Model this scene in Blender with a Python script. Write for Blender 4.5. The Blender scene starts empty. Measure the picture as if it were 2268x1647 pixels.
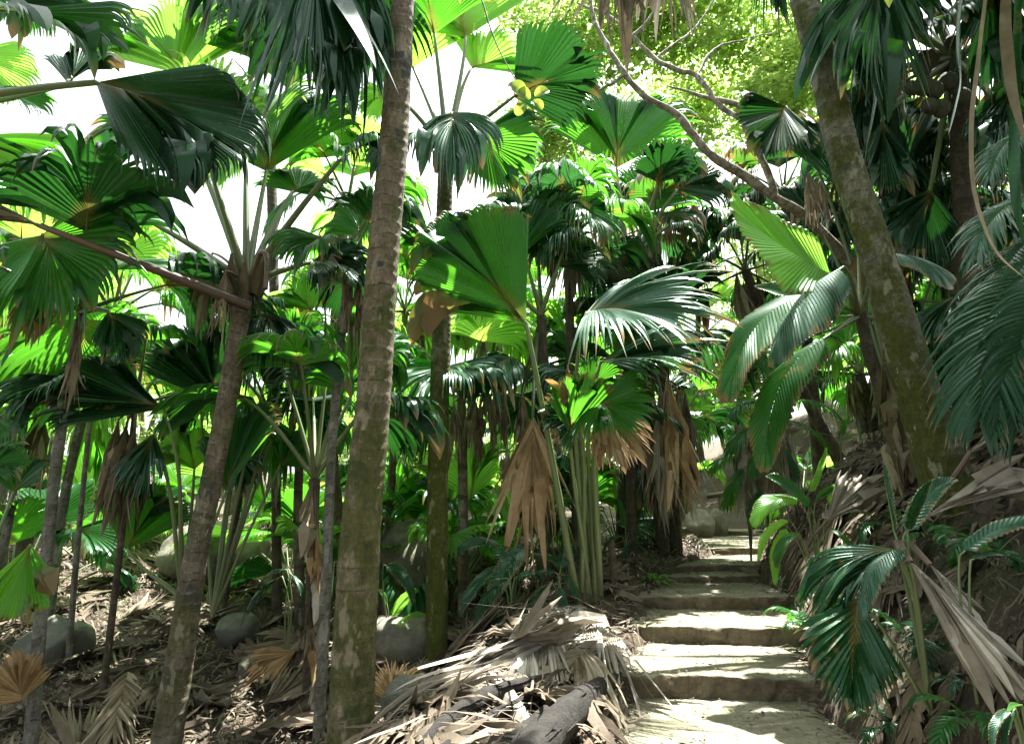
import bpy, math, random
import numpy as np
from mathutils import Vector, Matrix
SC = bpy.context.scene
COL = SC.collection
# ------------------------------------------------------------ camera
F_PX, HOR, CAM_H = 1304.0, 1120.0, 1.6
PITCH = math.atan((HOR-823.5)/F_PX)
CP, SP = math.cos(PITCH), math.sin(PITCH)
cam = bpy.data.cameras.new('camera'); co = bpy.data.objects.new('camera', cam); COL.objects.link(co)
cam.sensor_width = 36; cam.lens = F_PX/2268*36; cam.clip_end = 2000; cam.clip_start = .05
co.location = (0, 0, CAM_H); co.rotation_euler = (math.pi/2+PITCH, 0, 0)
SC.camera = co
# ------------------------------------------------------------ sky and sun
SUN_EL, SUN_AZ = math.radians(70), math.radians(35)      # azimuth from +Y towards +X
w = bpy.data.worlds.new('World'); SC.world = w; w.use_nodes = True
nt = w.node_tree; bg = nt.nodes['Background']
sky = nt.nodes.new('ShaderNodeTexSky'); sky.sky_type = 'NISHITA'; sky.sun_disc = False
sky.sun_elevation = SUN_EL; sky.sun_rotation = SUN_AZ % (2*math.pi)
sky.air_density = 1.0; sky.dust_density = 4.0; sky.ozone_density = 1.0
hs = nt.nodes.new('ShaderNodeHueSaturation'); hs.inputs['Saturation'].default_value = 0.22
nt.links.new(sky.outputs[0], hs.inputs['Color']); nt.links.new(hs.outputs[0], bg.inputs[0])
bg.inputs[1].default_value = 0.08
sl = bpy.data.lights.new('sun', 'SUN'); so = bpy.data.objects.new('sun', sl); COL.objects.link(so)
sl.energy = 5.0; sl.angle = math.radians(0.5); sl.color = (1, .97, .92)
sdir = Vector((math.sin(SUN_AZ)*math.cos(SUN_EL), math.cos(SUN_AZ)*math.cos(SUN_EL), math.sin(SUN_EL)))
so.rotation_euler = sdir.to_track_quat('Z', 'Y').to_euler(); so.location = sdir*50
SC.view_settings.view_transform = 'Standard'; SC.view_settings.look = 'None'
SC.view_settings.exposure = 2.7; SC.view_settings.gamma = 1.0
SC.render.engine = 'CYCLES'
cy = SC.cycles
cy.max_bounces = 8; cy.diffuse_bounces = 3; cy.glossy_bounces = 2; cy.transmission_bounces = 4; cy.transparent_max_bounces = 4
cy.use_denoising = True

# ------------------------------------------------------------ helpers
def U(u, v, d):
    """point at horizontal distance d on the sight line of photo point (u, v)"""
    y = (823.5-v)/F_PX
    zc = d/(CP-y*SP)
    return np.array([(u-1134)/F_PX*zc, d, CAM_H+(SP+y*CP)*zc])
def pxm(px, u, v, d):
    y = (823.5-v)/F_PX
    return px/F_PX*d/(CP-y*SP)
def nrm(a):
    a = np.asarray(a, float); n = np.linalg.norm(a, axis=-1, keepdims=True); return a/np.maximum(n, 1e-9)
def mesh(name, V, F, mats, attr=None, uv=None, smooth=True, midx=None):
    """V (n,3), F (m,4) or a list of faces"""
    me = bpy.data.meshes.new(name); V = np.asarray(V, np.float32)
    if isinstance(F, np.ndarray):
        m, k = F.shape
        me.vertices.add(len(V)); me.vertices.foreach_set('co', V.ravel())
        me.loops.add(m*k); me.loops.foreach_set('vertex_index', F.ravel().astype(np.int32))
        me.polygons.add(m); me.polygons.foreach_set('loop_start', np.arange(0, m*k, k, dtype=np.int32))
        me.update(calc_edges=True)
    else:
        me.from_pydata([tuple(v) for v in V], [], F); me.update()
    if smooth: me.polygons.foreach_set('use_smooth', np.ones(len(me.polygons), bool))
    for m_ in (mats if isinstance(mats, (list, tuple)) else [mats]): me.materials.append(m_)
    if midx is not None: me.polygons.foreach_set('material_index', np.asarray(midx, np.int32))
    if attr is not None:
        a = me.attributes.new('lf', 'FLOAT_VECTOR', 'POINT'); a.data.foreach_set('vector', np.asarray(attr, np.float32).ravel())
    return me
def link(name, me, parent=None, loc=None):
    o = bpy.data.objects.new(name, me); COL.objects.link(o)
    if loc is not None: o.location = loc
    if parent is not None: o.parent = parent
    return o
def tag(o, label=None, cat=None, group=None, kind=None):
    if label: o['label'] = label
    if cat: o['category'] = cat
    if group: o['group'] = group
    if kind: o['kind'] = kind
    return o
def thing(name, label, cat, group=None, loc=(0, 0, 0)):
    o = link(name, None, None, loc); return tag(o, label, cat, group)
def local(o, V):
    return np.asarray(V)-np.array(o.location)
def snoise(x, y, s=0):
    r = 0
    for k in range(1, 5):
        f = 1.9**k
        r = r + np.sin(x*f*.83+y*f*.41+s*3.1+k*1.7)*np.cos(y*f*.77-x*f*.36+s*1.3+k*2.3)/1.7**k
    return r
RS = np.random.default_rng

# ------------------------------------------------------------ materials
def newmat(name):
    m = bpy.data.materials.new(name); m.use_nodes = True
    nt = m.node_tree; p = nt.nodes['Principled BSDF']; return m, nt, p, nt.nodes['Material Output']
def N(nt, t, **kw):
    n = nt.nodes.new(t)
    for k, v in kw.items():
        if k in n.inputs: n.inputs[k].default_value = v
        else: setattr(n, k, v)
    return n
def mixc(nt, fac, a, b, bt='MIX'):
    n = nt.nodes.new('ShaderNodeMix'); n.data_type = 'RGBA'; n.blend_type = bt
    for s, v in ((n.inputs[0], fac), (n.inputs[6], a), (n.inputs[7], b)):
        if isinstance(v, (float, int)): s.default_value = v
        elif isinstance(v, tuple): s.default_value = (*v, 1) if len(v) == 3 else v
        else: nt.links.new(v, s)
    return n.outputs[2]
def math_(nt, op, a, b=0.0, clamp=False):
    n = nt.nodes.new('ShaderNodeMath'); n.operation = op; n.use_clamp = clamp
    for s, v in ((n.inputs[0], a), (n.inputs[1], b)):
        if isinstance(v, (float, int)): s.default_value = v
        else: nt.links.new(v, s)
    return n.outputs[0]
def ramp(nt, fac, stops):
    n = nt.nodes.new('ShaderNodeValToRGB'); e = n.color_ramp.elements
    while len(e) < len(stops): e.new(.5)
    for i, (p, c) in enumerate(stops): e[i].position = p; e[i].color = (*c, 1)
    nt.links.new(fac, n.inputs[0]); return n.outputs[0]
def noise(nt, scale, detail=3, rough=.6, vec=None):
    n = N(nt, 'ShaderNodeTexNoise'); n.inputs['Scale'].default_value = scale; n.inputs['Detail'].default_value = detail
    n.inputs['Roughness'].default_value = rough
    if vec is not None: nt.links.new(vec, n.inputs['Vector'])
    return n.outputs[0]
def stretch(nt, fac, lo, hi):
    n = N(nt, 'ShaderNodeMapRange'); n.inputs[1].default_value = lo; n.inputs[2].default_value = hi
    nt.links.new(fac, n.inputs[0]); return n.outputs[0]
def geo(nt): return nt.nodes.new('ShaderNodeNewGeometry').outputs['Position']
def lf(nt):
    a = nt.nodes.new('ShaderNodeAttribute'); a.attribute_name = 'lf'
    s = nt.nodes.new('ShaderNodeSeparateXYZ'); nt.links.new(a.outputs['Vector'], s.inputs[0]); return s.outputs
def bump(nt, p, h, strength=.5, dist=.01):
    b = N(nt, 'ShaderNodeBump'); b.inputs['Strength'].default_value = strength; b.inputs['Distance'].default_value = dist
    nt.links.new(h, b.inputs['Height']); nt.links.new(b.outputs[0], p.inputs['Normal']); return b

def leaf_mat(name, dark, light, trans, tfac=.42, rough=.36, brown=.0, sheen=0.5):
    m, nt, p, out = newmat(name); a = lf(nt)
    oi = nt.nodes.new('ShaderNodeObjectInfo').outputs['Random']
    n1 = noise(nt, 1.7, 2, .5, geo(nt))
    f = math_(nt, 'MULTIPLY_ADD', oi, .6); nt.nodes[-1].inputs[2].default_value = -.3
    f = math_(nt, 'ADD', f, n1); f = math_(nt, 'ADD', f, math_(nt, 'MULTIPLY', a[0], .25), True)
    base = mixc(nt, f, dark, light)
    # yellowish heart of the blade, browned and split tips
    heart = stretch(nt, a[1], .16, .02)
    base = mixc(nt, math_(nt, 'MULTIPLY', heart, .5), base, (.16, .12, .035))
    rim = math_(nt, 'ADD', a[1], math_(nt, 'MULTIPLY', a[0], .16+.3*brown))
    rim = math_(nt, 'ADD', rim, math_(nt, 'MULTIPLY', oi, .10))
    rimf = stretch(nt, rim, 1.07-.25*brown, 1.2-.25*brown)
    base = mixc(nt, rimf, base, (.20, .13, .06))
    bl = math_(nt, 'MULTIPLY', stretch(nt, math_(nt, 'ADD', noise(nt, 4.5, 4, .7, geo(nt)), math_(nt, 'MULTIPLY', oi, .10)), .70, .74), .7)
    base = mixc(nt, bl, base, (.13, .10, .04))
    sp = stretch(nt, noise(nt, 30, 3, .6, geo(nt)), .63, .72)
    base = mixc(nt, math_(nt, 'MULTIPLY', sp, .35), base, (.22, .2, .07))
    nt.links.new(base, p.inputs['Base Color'])
    p.inputs['Roughness'].default_value = rough; p.inputs['Specular IOR Level'].default_value = sheen; p.inputs['Specular Tint'].default_value = (.62, 1, .74, 1)
    t = N(nt, 'ShaderNodeBsdfTranslucent')
    tc = mixc(nt, f, trans, tuple(min(1, x*1.5) for x in trans))
    tc = mixc(nt, math_(nt, 'MULTIPLY', heart, .55), tc, (.35, .2, .05)); tc = mixc(nt, rimf, tc, (.3, .16, .05))
    nt.links.new(tc, t.inputs['Color'])
    ms = N(nt, 'ShaderNodeMixShader'); ms.inputs[0].default_value = tfac
    nt.links.new(p.outputs[0], ms.inputs[1]); nt.links.new(t.outputs[0], ms.inputs[2]); nt.links.new(ms.outputs[0], out.inputs[0])
    bump(nt, p, noise(nt, 60, 2, .6, geo(nt)), .25, .004)
    return m
M = {}
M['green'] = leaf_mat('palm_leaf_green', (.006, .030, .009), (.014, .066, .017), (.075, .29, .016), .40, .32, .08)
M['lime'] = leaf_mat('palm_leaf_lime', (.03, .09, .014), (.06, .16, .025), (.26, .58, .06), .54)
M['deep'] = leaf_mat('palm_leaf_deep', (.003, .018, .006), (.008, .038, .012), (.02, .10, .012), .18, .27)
M['worn'] = leaf_mat('palm_leaf_worn', (.008, .025, .007), (.020, .052, .012), (.06, .20, .015), .30, .33, 1.0)
M['blue'] = leaf_mat('palm_leaf_blue', (.010, .036, .020), (.02, .062, .034), (.04, .16, .03), .2, .27, .2, .8)
def dead_mat(name, stops, tfac=.2):
    m, nt, p, out = newmat(name); a = lf(nt)
    oi = nt.nodes.new('ShaderNodeObjectInfo').outputs['Random']
    f = math_(nt, 'ADD', math_(nt, 'MULTIPLY', a[0], .55), math_(nt, 'MULTIPLY', noise(nt, 6, 3, .6, geo(nt)), .6))
    f = math_(nt, 'ADD', f, math_(nt, 'MULTIPLY', oi, .3)); f = math_(nt, 'SUBTRACT', f, .2, True)
    c = ramp(nt, f, stops); nt.links.new(c, p.inputs['Base Color'])
    p.inputs['Roughness'].default_value = .7; p.inputs['Specular IOR Level'].default_value = .25
    t = N(nt, 'ShaderNodeBsdfTranslucent'); nt.links.new(c, t.inputs['Color'])
    ms = N(nt, 'ShaderNodeMixShader'); ms.inputs[0].default_value = tfac
    nt.links.new(p.outputs[0], ms.inputs[1]); nt.links.new(t.outputs[0], ms.inputs[2]); nt.links.new(ms.outputs[0], out.inputs[0])
    bump(nt, p, noise(nt, 45, 3, .7, geo(nt)), .6, .006)
    return m
M['dead'] = dead_mat('dead_leaf_brown', [(0, (.055, .043, .028)), (.35, (.14, .112, .068)), (.65, (.27, .228, .15)), (1, (.44, .40, .30))])
M['tan'] = dead_mat('dead_leaf_tan', [(0, (.07, .042, .022)), (.35, (.22, .14, .07)), (.65, (.38, .27, .15)), (1, (.56, .46, .32))], .2)
M['orange'] = dead_mat('dead_leaf_orange', [(0, (.12, .07, .03)), (.5, (.28, .18, .08)), (1, (.46, .34, .18))], .3)
M['grey'] = dead_mat('dead_leaf_grey', [(0, (.09, .075, .055)), (.35, (.22, .19, .145)), (.7, (.36, .33, .275)), (1, (.52, .50, .44))], .1)
M['litter'] = dead_mat('leaf_litter_mix', [(0, (.02, .013, .008)), (.3, (.068, .055, .037)), (.6, (.145, .115, .078)), (.85, (.26, .225, .165)), (1, (.44, .41, .34))], .06)
def petiole_mat(name, a_, b_):
    m, nt, p, out = newmat(name); s = lf(nt)
    f = math_(nt, 'ADD', s[1], math_(nt, 'MULTIPLY', noise(nt, 12, 3, .6, geo(nt)), .5)); f = math_(nt, 'SUBTRACT', f, .25, True)
    nt.links.new(mixc(nt, f, a_, b_), p.inputs['Base Color']); p.inputs['Roughness'].default_value = .4
    bump(nt, p, noise(nt, 80, 2, .5, geo(nt)), .2, .003); return m
M['pet'] = petiole_mat('petiole_green', (.11, .13, .06), (.13, .20, .07))
M['petb'] = petiole_mat('petiole_brown', (.05, .032, .02), (.15, .10, .065))
M['petd'] = petiole_mat('petiole_dark', (.03, .035, .02), (.05, .075, .03))

def trunk_mat(name, c1, c2, moss=.5, patch=.5, lichen=.3):
    """ringed palm trunk: lf = (ring random, phase in ring, height fraction)"""
    m, nt, p, out = newmat(name); a = lf(nt); g = geo(nt)
    mp = N(nt, 'ShaderNodeMapping'); mp.inputs['Scale'].default_value = (1, 1, .45); nt.links.new(g, mp.inputs[0]); gv = mp.outputs[0]
    n1 = noise(nt, 9, 4, .65, gv)
    c = mixc(nt, stretch(nt, n1, .35, .65), c1, c2)
    c = mixc(nt, math_(nt, 'MULTIPLY', a[0], .45), c, tuple(x*.55 for x in c1))
    # scar line at each ring
    line = stretch(nt, math_(nt, 'ADD', a[1], math_(nt, 'MULTIPLY', noise(nt, 22, 3, .6, g), .16)), .90, 1.02); c = mixc(nt, math_(nt, 'MULTIPLY', line, .85), c, tuple(x*.2 for x in c1))
    hi = stretch(nt, a[1], .16, .02); c = mixc(nt, math_(nt, 'MULTIPLY', hi, .35), c, tuple(min(1, x*1.5) for x in c2))
    blot = math_(nt, 'MULTIPLY', stretch(nt, noise(nt, 5.5, 2, .4, gv), .52, .60), math_(nt, 'GREATER_THAN', a[0], .45))
    blot = math_(nt, 'MULTIPLY', blot, stretch(nt, a[1], .15, .3)); c = mixc(nt, math_(nt, 'MULTIPLY', blot, patch), c, (.055, .062, .065))
    ms_ = math_(nt, 'ADD', noise(nt, 3.2, 4, .7, g), math_(nt, 'MULTIPLY', math_(nt, 'SUBTRACT', 1.0, a[2]), moss*.42))
    ms_ = stretch(nt, ms_, .56, .72); c = mixc(nt, math_(nt, 'MULTIPLY', ms_, min(1, moss*1.3)), c, mixc(nt, n1, (.035, .050, .008), (.12, .14, .02)))
    li = stretch(nt, noise(nt, 21, 4, .75, gv), .66, .70); c = mixc(nt, math_(nt, 'MULTIPLY', li, lichen*1.4, True), c, (.42, .42, .36))
    mot = stretch(nt, noise(nt, 31, 5, .8, gv), .30, .62); c = mixc(nt, .75, c, mixc(nt, mot, (.30, .28, .26), (1.0, 1.0, 1.0)), 'MULTIPLY')
    pl_ = stretch(nt, noise(nt, 7, 3, .6, gv), .60, .66); c = mixc(nt, math_(nt, 'MULTIPLY', pl_, .45), c, tuple(min(1, x*1.35) for x in c2))
    vein = stretch(nt, noise(nt, 26, 3, .8, g), .40, .34); c = mixc(nt, math_(nt, 'MULTIPLY', vein, .6), c, (.035, .025, .016))
    nt.links.new(c, p.inputs['Base Color']); p.inputs['Roughness'].default_value = .82; p.inputs['Specular IOR Level'].default_value = .25
    h = math_(nt, 'ADD', noise(nt, 38, 5, .75, gv), math_(nt, 'MULTIPLY', n1, 1.4)); bump(nt, p, h, 1.0, .03)
    return m
M['trunk'] = trunk_mat('trunk_grey_ringed', (.17, .13, .085), (.29, .245, .18), .60, 1.0, .5)
M['mossy'] = trunk_mat('trunk_mossy', (.16, .15, .08), (.28, .26, .17), .95, .35, .6)
M['leant'] = trunk_mat('trunk_leaning_mottled', (.17, .17, .12), (.31, .30, .235), .72, .6, .7)
M['brownt'] = trunk_mat('trunk_brown', (.15, .125, .085), (.29, .255, .19), .42, .7, .6)
M['pale'] = trunk_mat('trunk_pale_lichen', (.17, .16, .13), (.30, .30, .26), .25, .5, 1.0)
M['darkt'] = trunk_mat('trunk_dark', (.085, .07, .05), (.16, .13, .10), .35, .3, .4)
def stone_mat(name, a_, b_, sc=6, mossw=.3):
    m, nt, p, out = newmat(name); g = geo(nt)
    n1 = noise(nt, sc, 5, .7, g); c = mixc(nt, stretch(nt, n1, .3, .7), a_, b_)
    c = mixc(nt, math_(nt, 'MULTIPLY', stretch(nt, noise(nt, 1.6, 4, .7, g), .5, .68), mossw), c, (.07, .085, .03))
    c = mixc(nt, stretch(nt, noise(nt, 60, 2, .6, g), .66, .74), c, tuple(x*.35 for x in a_))
    nt.links.new(c, p.inputs['Base Color']); p.inputs['Roughness'].default_value = .88; p.inputs['Specular IOR Level'].default_value = .3
    h = math_(nt, 'ADD', noise(nt, sc*2.2, 6, .75, g), math_(nt, 'MULTIPLY', noise(nt, 90, 2, .6, g), .3)); bump(nt, p, h, .9, .035); return m
M['rock'] = stone_mat('granite_boulder', (.10, .095, .07), (.24, .225, .18), 5, .9)
M['rockd'] = stone_mat('granite_dark', (.09, .10, .08), (.17, .17, .14), 6, .6)
def step_mat():
    m, nt, p, out = newmat('step_stone'); g = geo(nt)
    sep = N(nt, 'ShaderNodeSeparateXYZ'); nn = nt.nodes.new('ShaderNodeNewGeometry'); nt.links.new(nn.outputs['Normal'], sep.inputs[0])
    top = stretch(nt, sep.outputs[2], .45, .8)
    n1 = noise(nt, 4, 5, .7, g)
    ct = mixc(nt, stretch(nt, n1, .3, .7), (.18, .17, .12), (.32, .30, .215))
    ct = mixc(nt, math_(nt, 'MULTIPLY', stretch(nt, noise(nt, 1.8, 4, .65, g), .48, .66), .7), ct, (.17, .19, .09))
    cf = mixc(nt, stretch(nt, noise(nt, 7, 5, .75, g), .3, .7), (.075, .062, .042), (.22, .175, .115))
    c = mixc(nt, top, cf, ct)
    vo = N(nt, 'ShaderNodeTexVoronoi', feature='DISTANCE_TO_EDGE'); vo.inputs['Scale'].default_value = 1.9; vo.inputs['Randomness'].default_value = 1.0
    wv = N(nt, 'ShaderNodeVectorMath'); wv.operation = 'ADD'; wn = N(nt, 'ShaderNodeTexNoise'); wn.inputs['Scale'].default_value = 3.0; nt.links.new(g, wn.inputs['Vector']); nt.links.new(g, wv.inputs[0]); nt.links.new(wn.outputs['Color'], wv.inputs[1]); nt.links.new(wv.outputs[0], vo.inputs['Vector'])
    jt = stretch(nt, vo.outputs['Distance'], .022, .004); c = mixc(nt, math_(nt, 'MULTIPLY', jt, .6), c, (.06, .05, .035))
    gr = stretch(nt, noise(nt, 2.6, 5, .75, g), .42, .70); c = mixc(nt, math_(nt, 'MULTIPLY', gr, .6), c, (.085, .075, .05))
    c = mixc(nt, math_(nt, 'MULTIPLY', stretch(nt, noise(nt, 48, 3, .65, g), .62, .70), .8), c, (.05, .04, .025))
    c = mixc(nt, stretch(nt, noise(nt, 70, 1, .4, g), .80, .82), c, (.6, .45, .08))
    nt.links.new(c, p.inputs['Base Color']); p.inputs['Roughness'].default_value = .9; p.inputs['Specular IOR Level'].default_value = .25
    h = math_(nt, 'ADD', noise(nt, 14, 6, .8, g), math_(nt, 'MULTIPLY', noise(nt, 75, 3, .7, g), .35)); bump(nt, p, h, .8, .03); return m
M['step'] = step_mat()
def ground_mat():
    m, nt, p, out = newmat('forest_floor'); g = geo(nt)
    c = mixc(nt, stretch(nt, noise(nt, 3, 5, .7, g), .35, .65), (.025, .017, .011), (.075, .052, .033))
    c = mixc(nt, stretch(nt, noise(nt, 24, 4, .8, g), .55, .65), c, (.24, .18, .11))
    c = mixc(nt, math_(nt, 'MULTIPLY', stretch(nt, noise(nt, .7, 3, .6, g), .5, .7), .5), c, (.06, .09, .025))
    nt.links.new(c, p.inputs['Base Color']); p.inputs['Roughness'].default_value = .95
    bump(nt, p, noise(nt, 20, 6, .8, g), 1, .05); return m
M['soil'] = ground_mat()
def bark_mat():
    m, nt, p, out = newmat('branch_bark'); g = geo(nt)
    c = mixc(nt, stretch(nt, noise(nt, 14, 5, .7, g), .4, .6), (.12, .10, .07), (.30, .27, .20))
    c = mixc(nt, stretch(nt, noise(nt, 5, 3, .6, g), .58, .63), c, (.45, .44, .38))
    nt.links.new(c, p.inputs['Base Color']); p.inputs['Roughness'].default_value = .85
    bump(nt, p, noise(nt, 50, 5, .8, g), 1, .02); return m
M['bark'] = bark_mat()
def simple_leaf(name, c, t, tf=.5):
    m, nt, p, out = newmat(name); a = lf(nt)
    b = mixc(nt, a[0], tuple(x*.6 for x in c), tuple(x*2.0 for x in c)); nt.links.new(b, p.inputs['Base Color']); p.inputs['Roughness'].default_value = .4
    tr = N(nt, 'ShaderNodeBsdfTranslucent'); nt.links.new(mixc(nt, a[0], tuple(x*.5 for x in t), tuple(min(1, x*1.4) for x in t)), tr.inputs['Color'])
    ms = N(nt, 'ShaderNodeMixShader'); ms.inputs[0].default_value = tf
    nt.links.new(p.outputs[0], ms.inputs[1]); nt.links.new(tr.outputs[0], ms.inputs[2]); nt.links.new(ms.outputs[0], out.inputs[0]); return m
M['canopy'] = simple_leaf('broadleaf_canopy', (.06, .12, .025), (.52, .76, .18), .58)
M['coconut'] = stone_mat('coconut_husk', (.035, .04, .03), (.08, .085, .06), 8, .3)

# ------------------------------------------------------------ terrain
# path edges by distance: y, left x, right x, tread height
f_, h_ = None, None
RIS = [(1552, 1500, 1385, 1800), (1426, 1388, 1418, 1790), (1348, 1319, 1432, 1750), (1289, 1274, 1480, 1680),
       (1265, 1251, 1510, 1690), (1229, 1213, 1575, 1692), (1186, 1175, 1515, 1692)]
def slope(v):
    y = (823.5-v)/F_PX; return (SP+y*CP)/(CP-y*SP)
STEPS = []; z_ = 0.0
for b_, t_, l_, r_ in RIS:
    d_ = (z_-CAM_H)/slope(b_); z2_ = CAM_H+d_*slope(t_)
    STEPS.append((d_, z_, z2_, U(l_, t_, d_)[0], U(r_, t_, d_)[0])); z_ = z2_
PY = [0.0, 4.2]+[s[0] for s in STEPS]+[18.0, 24.0, 40]
PL = [-.55, .62]+[s[3] for s in STEPS]+[5.0, 6.5, 10]
PR = [1.7, 2.35]+[s[4] for s in STEPS]+[7.3, 9.0, 13]
PZ = [0.0, 0.0]+[(s[1]+s[2])/2 for s in STEPS]+[STEPS[-1][2]+.1, STEPS[-1][2]+.7, 3.0]
def sst(x): x = np.clip(x, 0, 1); return x*x*(3-2*x)
def H(x, y):
    x = np.asarray(x, float); y = np.asarray(y, float)
    pl, pr, pz = np.interp(y, PY, PL), np.interp(y, PY, PR), np.interp(y, PY, PZ)
    zl = np.where(y < 6, -.5-(6-y)*.08, -.5+(y-6)*.165); zl = np.minimum(zl, 1.1+(np.maximum(y, 15.7)-15.7)*.05)
    zl = zl+.10*snoise(x*.5, y*.5, 2)+np.clip(-x-5, 0, 30)*.05
    fl = 1.5-.04*y
    a = sst((pl-x-fl)/1.5)
    left = (pz+.16*np.exp(-((pl-x-.8)/.6)**2))*(1-a)+zl*a
    e = np.maximum(x-pr, 0)
    right = pz+1.4*(1-np.exp(-e/1.05))+.42*e*np.exp(-e/40)
    right = right-np.where(y > 9, 1, 0)*sst((y-9)/5)*.9*(1-np.exp(-e/1.05))
    z = np.where(x < pl, left, np.where(x > pr, right, pz-.10))
    z = z+sst((y-16.5)/12)*1.8*sst((x-3.5)/5)
    out = np.minimum(np.maximum(pl-x, x-pr), 1.0); out = np.clip(out, 0, 1)
    return z+out*.09*snoise(x*1.1, y*1.1)+.02*snoise(x*5, y*5, 4)*np.clip(out*4, 0, 1)
def gp(u, v, lift=0.0):
    """where the sight line of photo point (u, v) meets the ground"""
    for d in np.arange(2.4, 40, .02):
        p = U(u, v, d)
        if p[2] < float(H(p[0], p[1]))+lift: break
    return p
def grid_axis(a, b, fine0, fine1, df, dc):
    v = [fine0]
    while v[-1] < fine1: v.append(v[-1]+df)
    s = dc
    while v[-1] < b: v.append(v[-1]+s); s *= 1.25
    s = dc
    while v[0] > a: v.insert(0, v[0]-s); s *= 1.25
    return np.array(v)
gx = grid_axis(-160, 160, -12, 12, .12, .4); gy = grid_axis(-30, 260, 1.5, 22, .12, .4)
XX, YY = np.meshgrid(gx, gy, indexing='xy'); ZZ = H(XX, YY)
V = np.stack([XX, YY, ZZ], -1).reshape(-1, 3); nx, ny = len(gx), len(gy)
ii = (np.arange(ny-1)[:, None]*nx+np.arange(nx-1)[None]).ravel()
tag(link('ground', mesh('ground', V, np.stack([ii, ii+1, ii+nx+1, ii+nx], 1), M['soil'])), kind='structure')

# ------------------------------------------------------------ steps
def step_mesh(y0, y1, z0, z1, xl0, xr0, xl1, xr1, seed):
    nx_, rng = 64, RS(seed)
    prof = [(0, z0-.12), (0, z0-.03)]+[(0, z0+(z1-z0)*t) for t in (.2, .4, .6, .8)]+[(.001, z1-.009), (.009, z1-.002)]
    nb = max(10, int((y1-y0)/.05)); prof += [(.035+(y1-y0-.035)*k/nb, z1) for k in range(nb+1)]
    V = []
    ts = np.concatenate([[-.004, -.004], np.linspace(0, 1, nx_), [1.004, 1.004]])
    for i, t in enumerate(ts):
        for k, (py, pz) in enumerate(prof):
            s = py/(y1-y0); xa = xl0+(xl1-xl0)*s; xb = xr0+(xr1-xr0)*s
            x = xa+(xb-xa)*t; yb = y0+.07*math.sin(t*3+seed)+.05*snoise(x*2.1, seed, seed)*.6
            front = 1 if py < .03 else 0
            dy = (.030*snoise(x*6, pz*9, seed)+.016*snoise(x*17, pz*21, seed+5)) if front else 0
            z = pz+(.006*snoise(x*2.3, (yb+py)*2.3, seed)+.004*snoise(x*9, (yb+py)*9, seed+2) if k > 5 else 0)
            if 5 < k < 11: z += .007*snoise(x*7, 0, seed+3)-.02*max(0, snoise(x*11, 1, seed+8)-.35)
            side = .03*snoise((yb+py)*3, pz*4, seed+7)*(1 if t > .5 else -1) if (t <= 0 or t >= 1) else 0
            if i in (0, len(ts)-1): z = min(z, z0-.15)
            V.append((x+side, yb+py+dy, z))
    n, m = len(ts), len(prof); V = np.array(V)
    ii = (np.arange(n-1)[:, None]*m+np.arange(m-1)[None]).ravel()
    return mesh('stone_step', V, np.stack([ii, ii+m, ii+m+1, ii+1], 1), M['step'])
SL = ['lowest stone step above the foreground path, deep and shaded riser', 'second stone step from below with sun flecks on its tread',
      'third stone step from below, brown lit riser where the stairs narrow', 'fourth stone step from below, thin sandy slab before the bend',
      'fifth stone step from below, thin low slab', 'sixth stone step from below, narrow slab beside leaf litter',
      'topmost stone step, wide landing slab below the boulders']
for i, (d, z0, z1, xl, xr) in enumerate(STEPS):
    if i < 6: dn, xln, xrn = STEPS[i+1][0]+.22, STEPS[i+1][3], STEPS[i+1][4]
    else: dn, xln, xrn = 18.5, 5.1, 7.4
    xl1 = xl+(xln-xl)*.85 if i != 5 else xl+.05
    if i == 6: xl1 = xl+.7
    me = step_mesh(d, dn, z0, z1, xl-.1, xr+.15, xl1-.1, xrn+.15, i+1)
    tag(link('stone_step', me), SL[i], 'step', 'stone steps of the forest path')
me = step_mesh(1.6, STEPS[0][0]+.15, -.12, 0.0, -.15, 1.95, STEPS[0][3]-.1, STEPS[0][4]+.2, 11)
tag(link('path', me), kind='structure')

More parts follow.
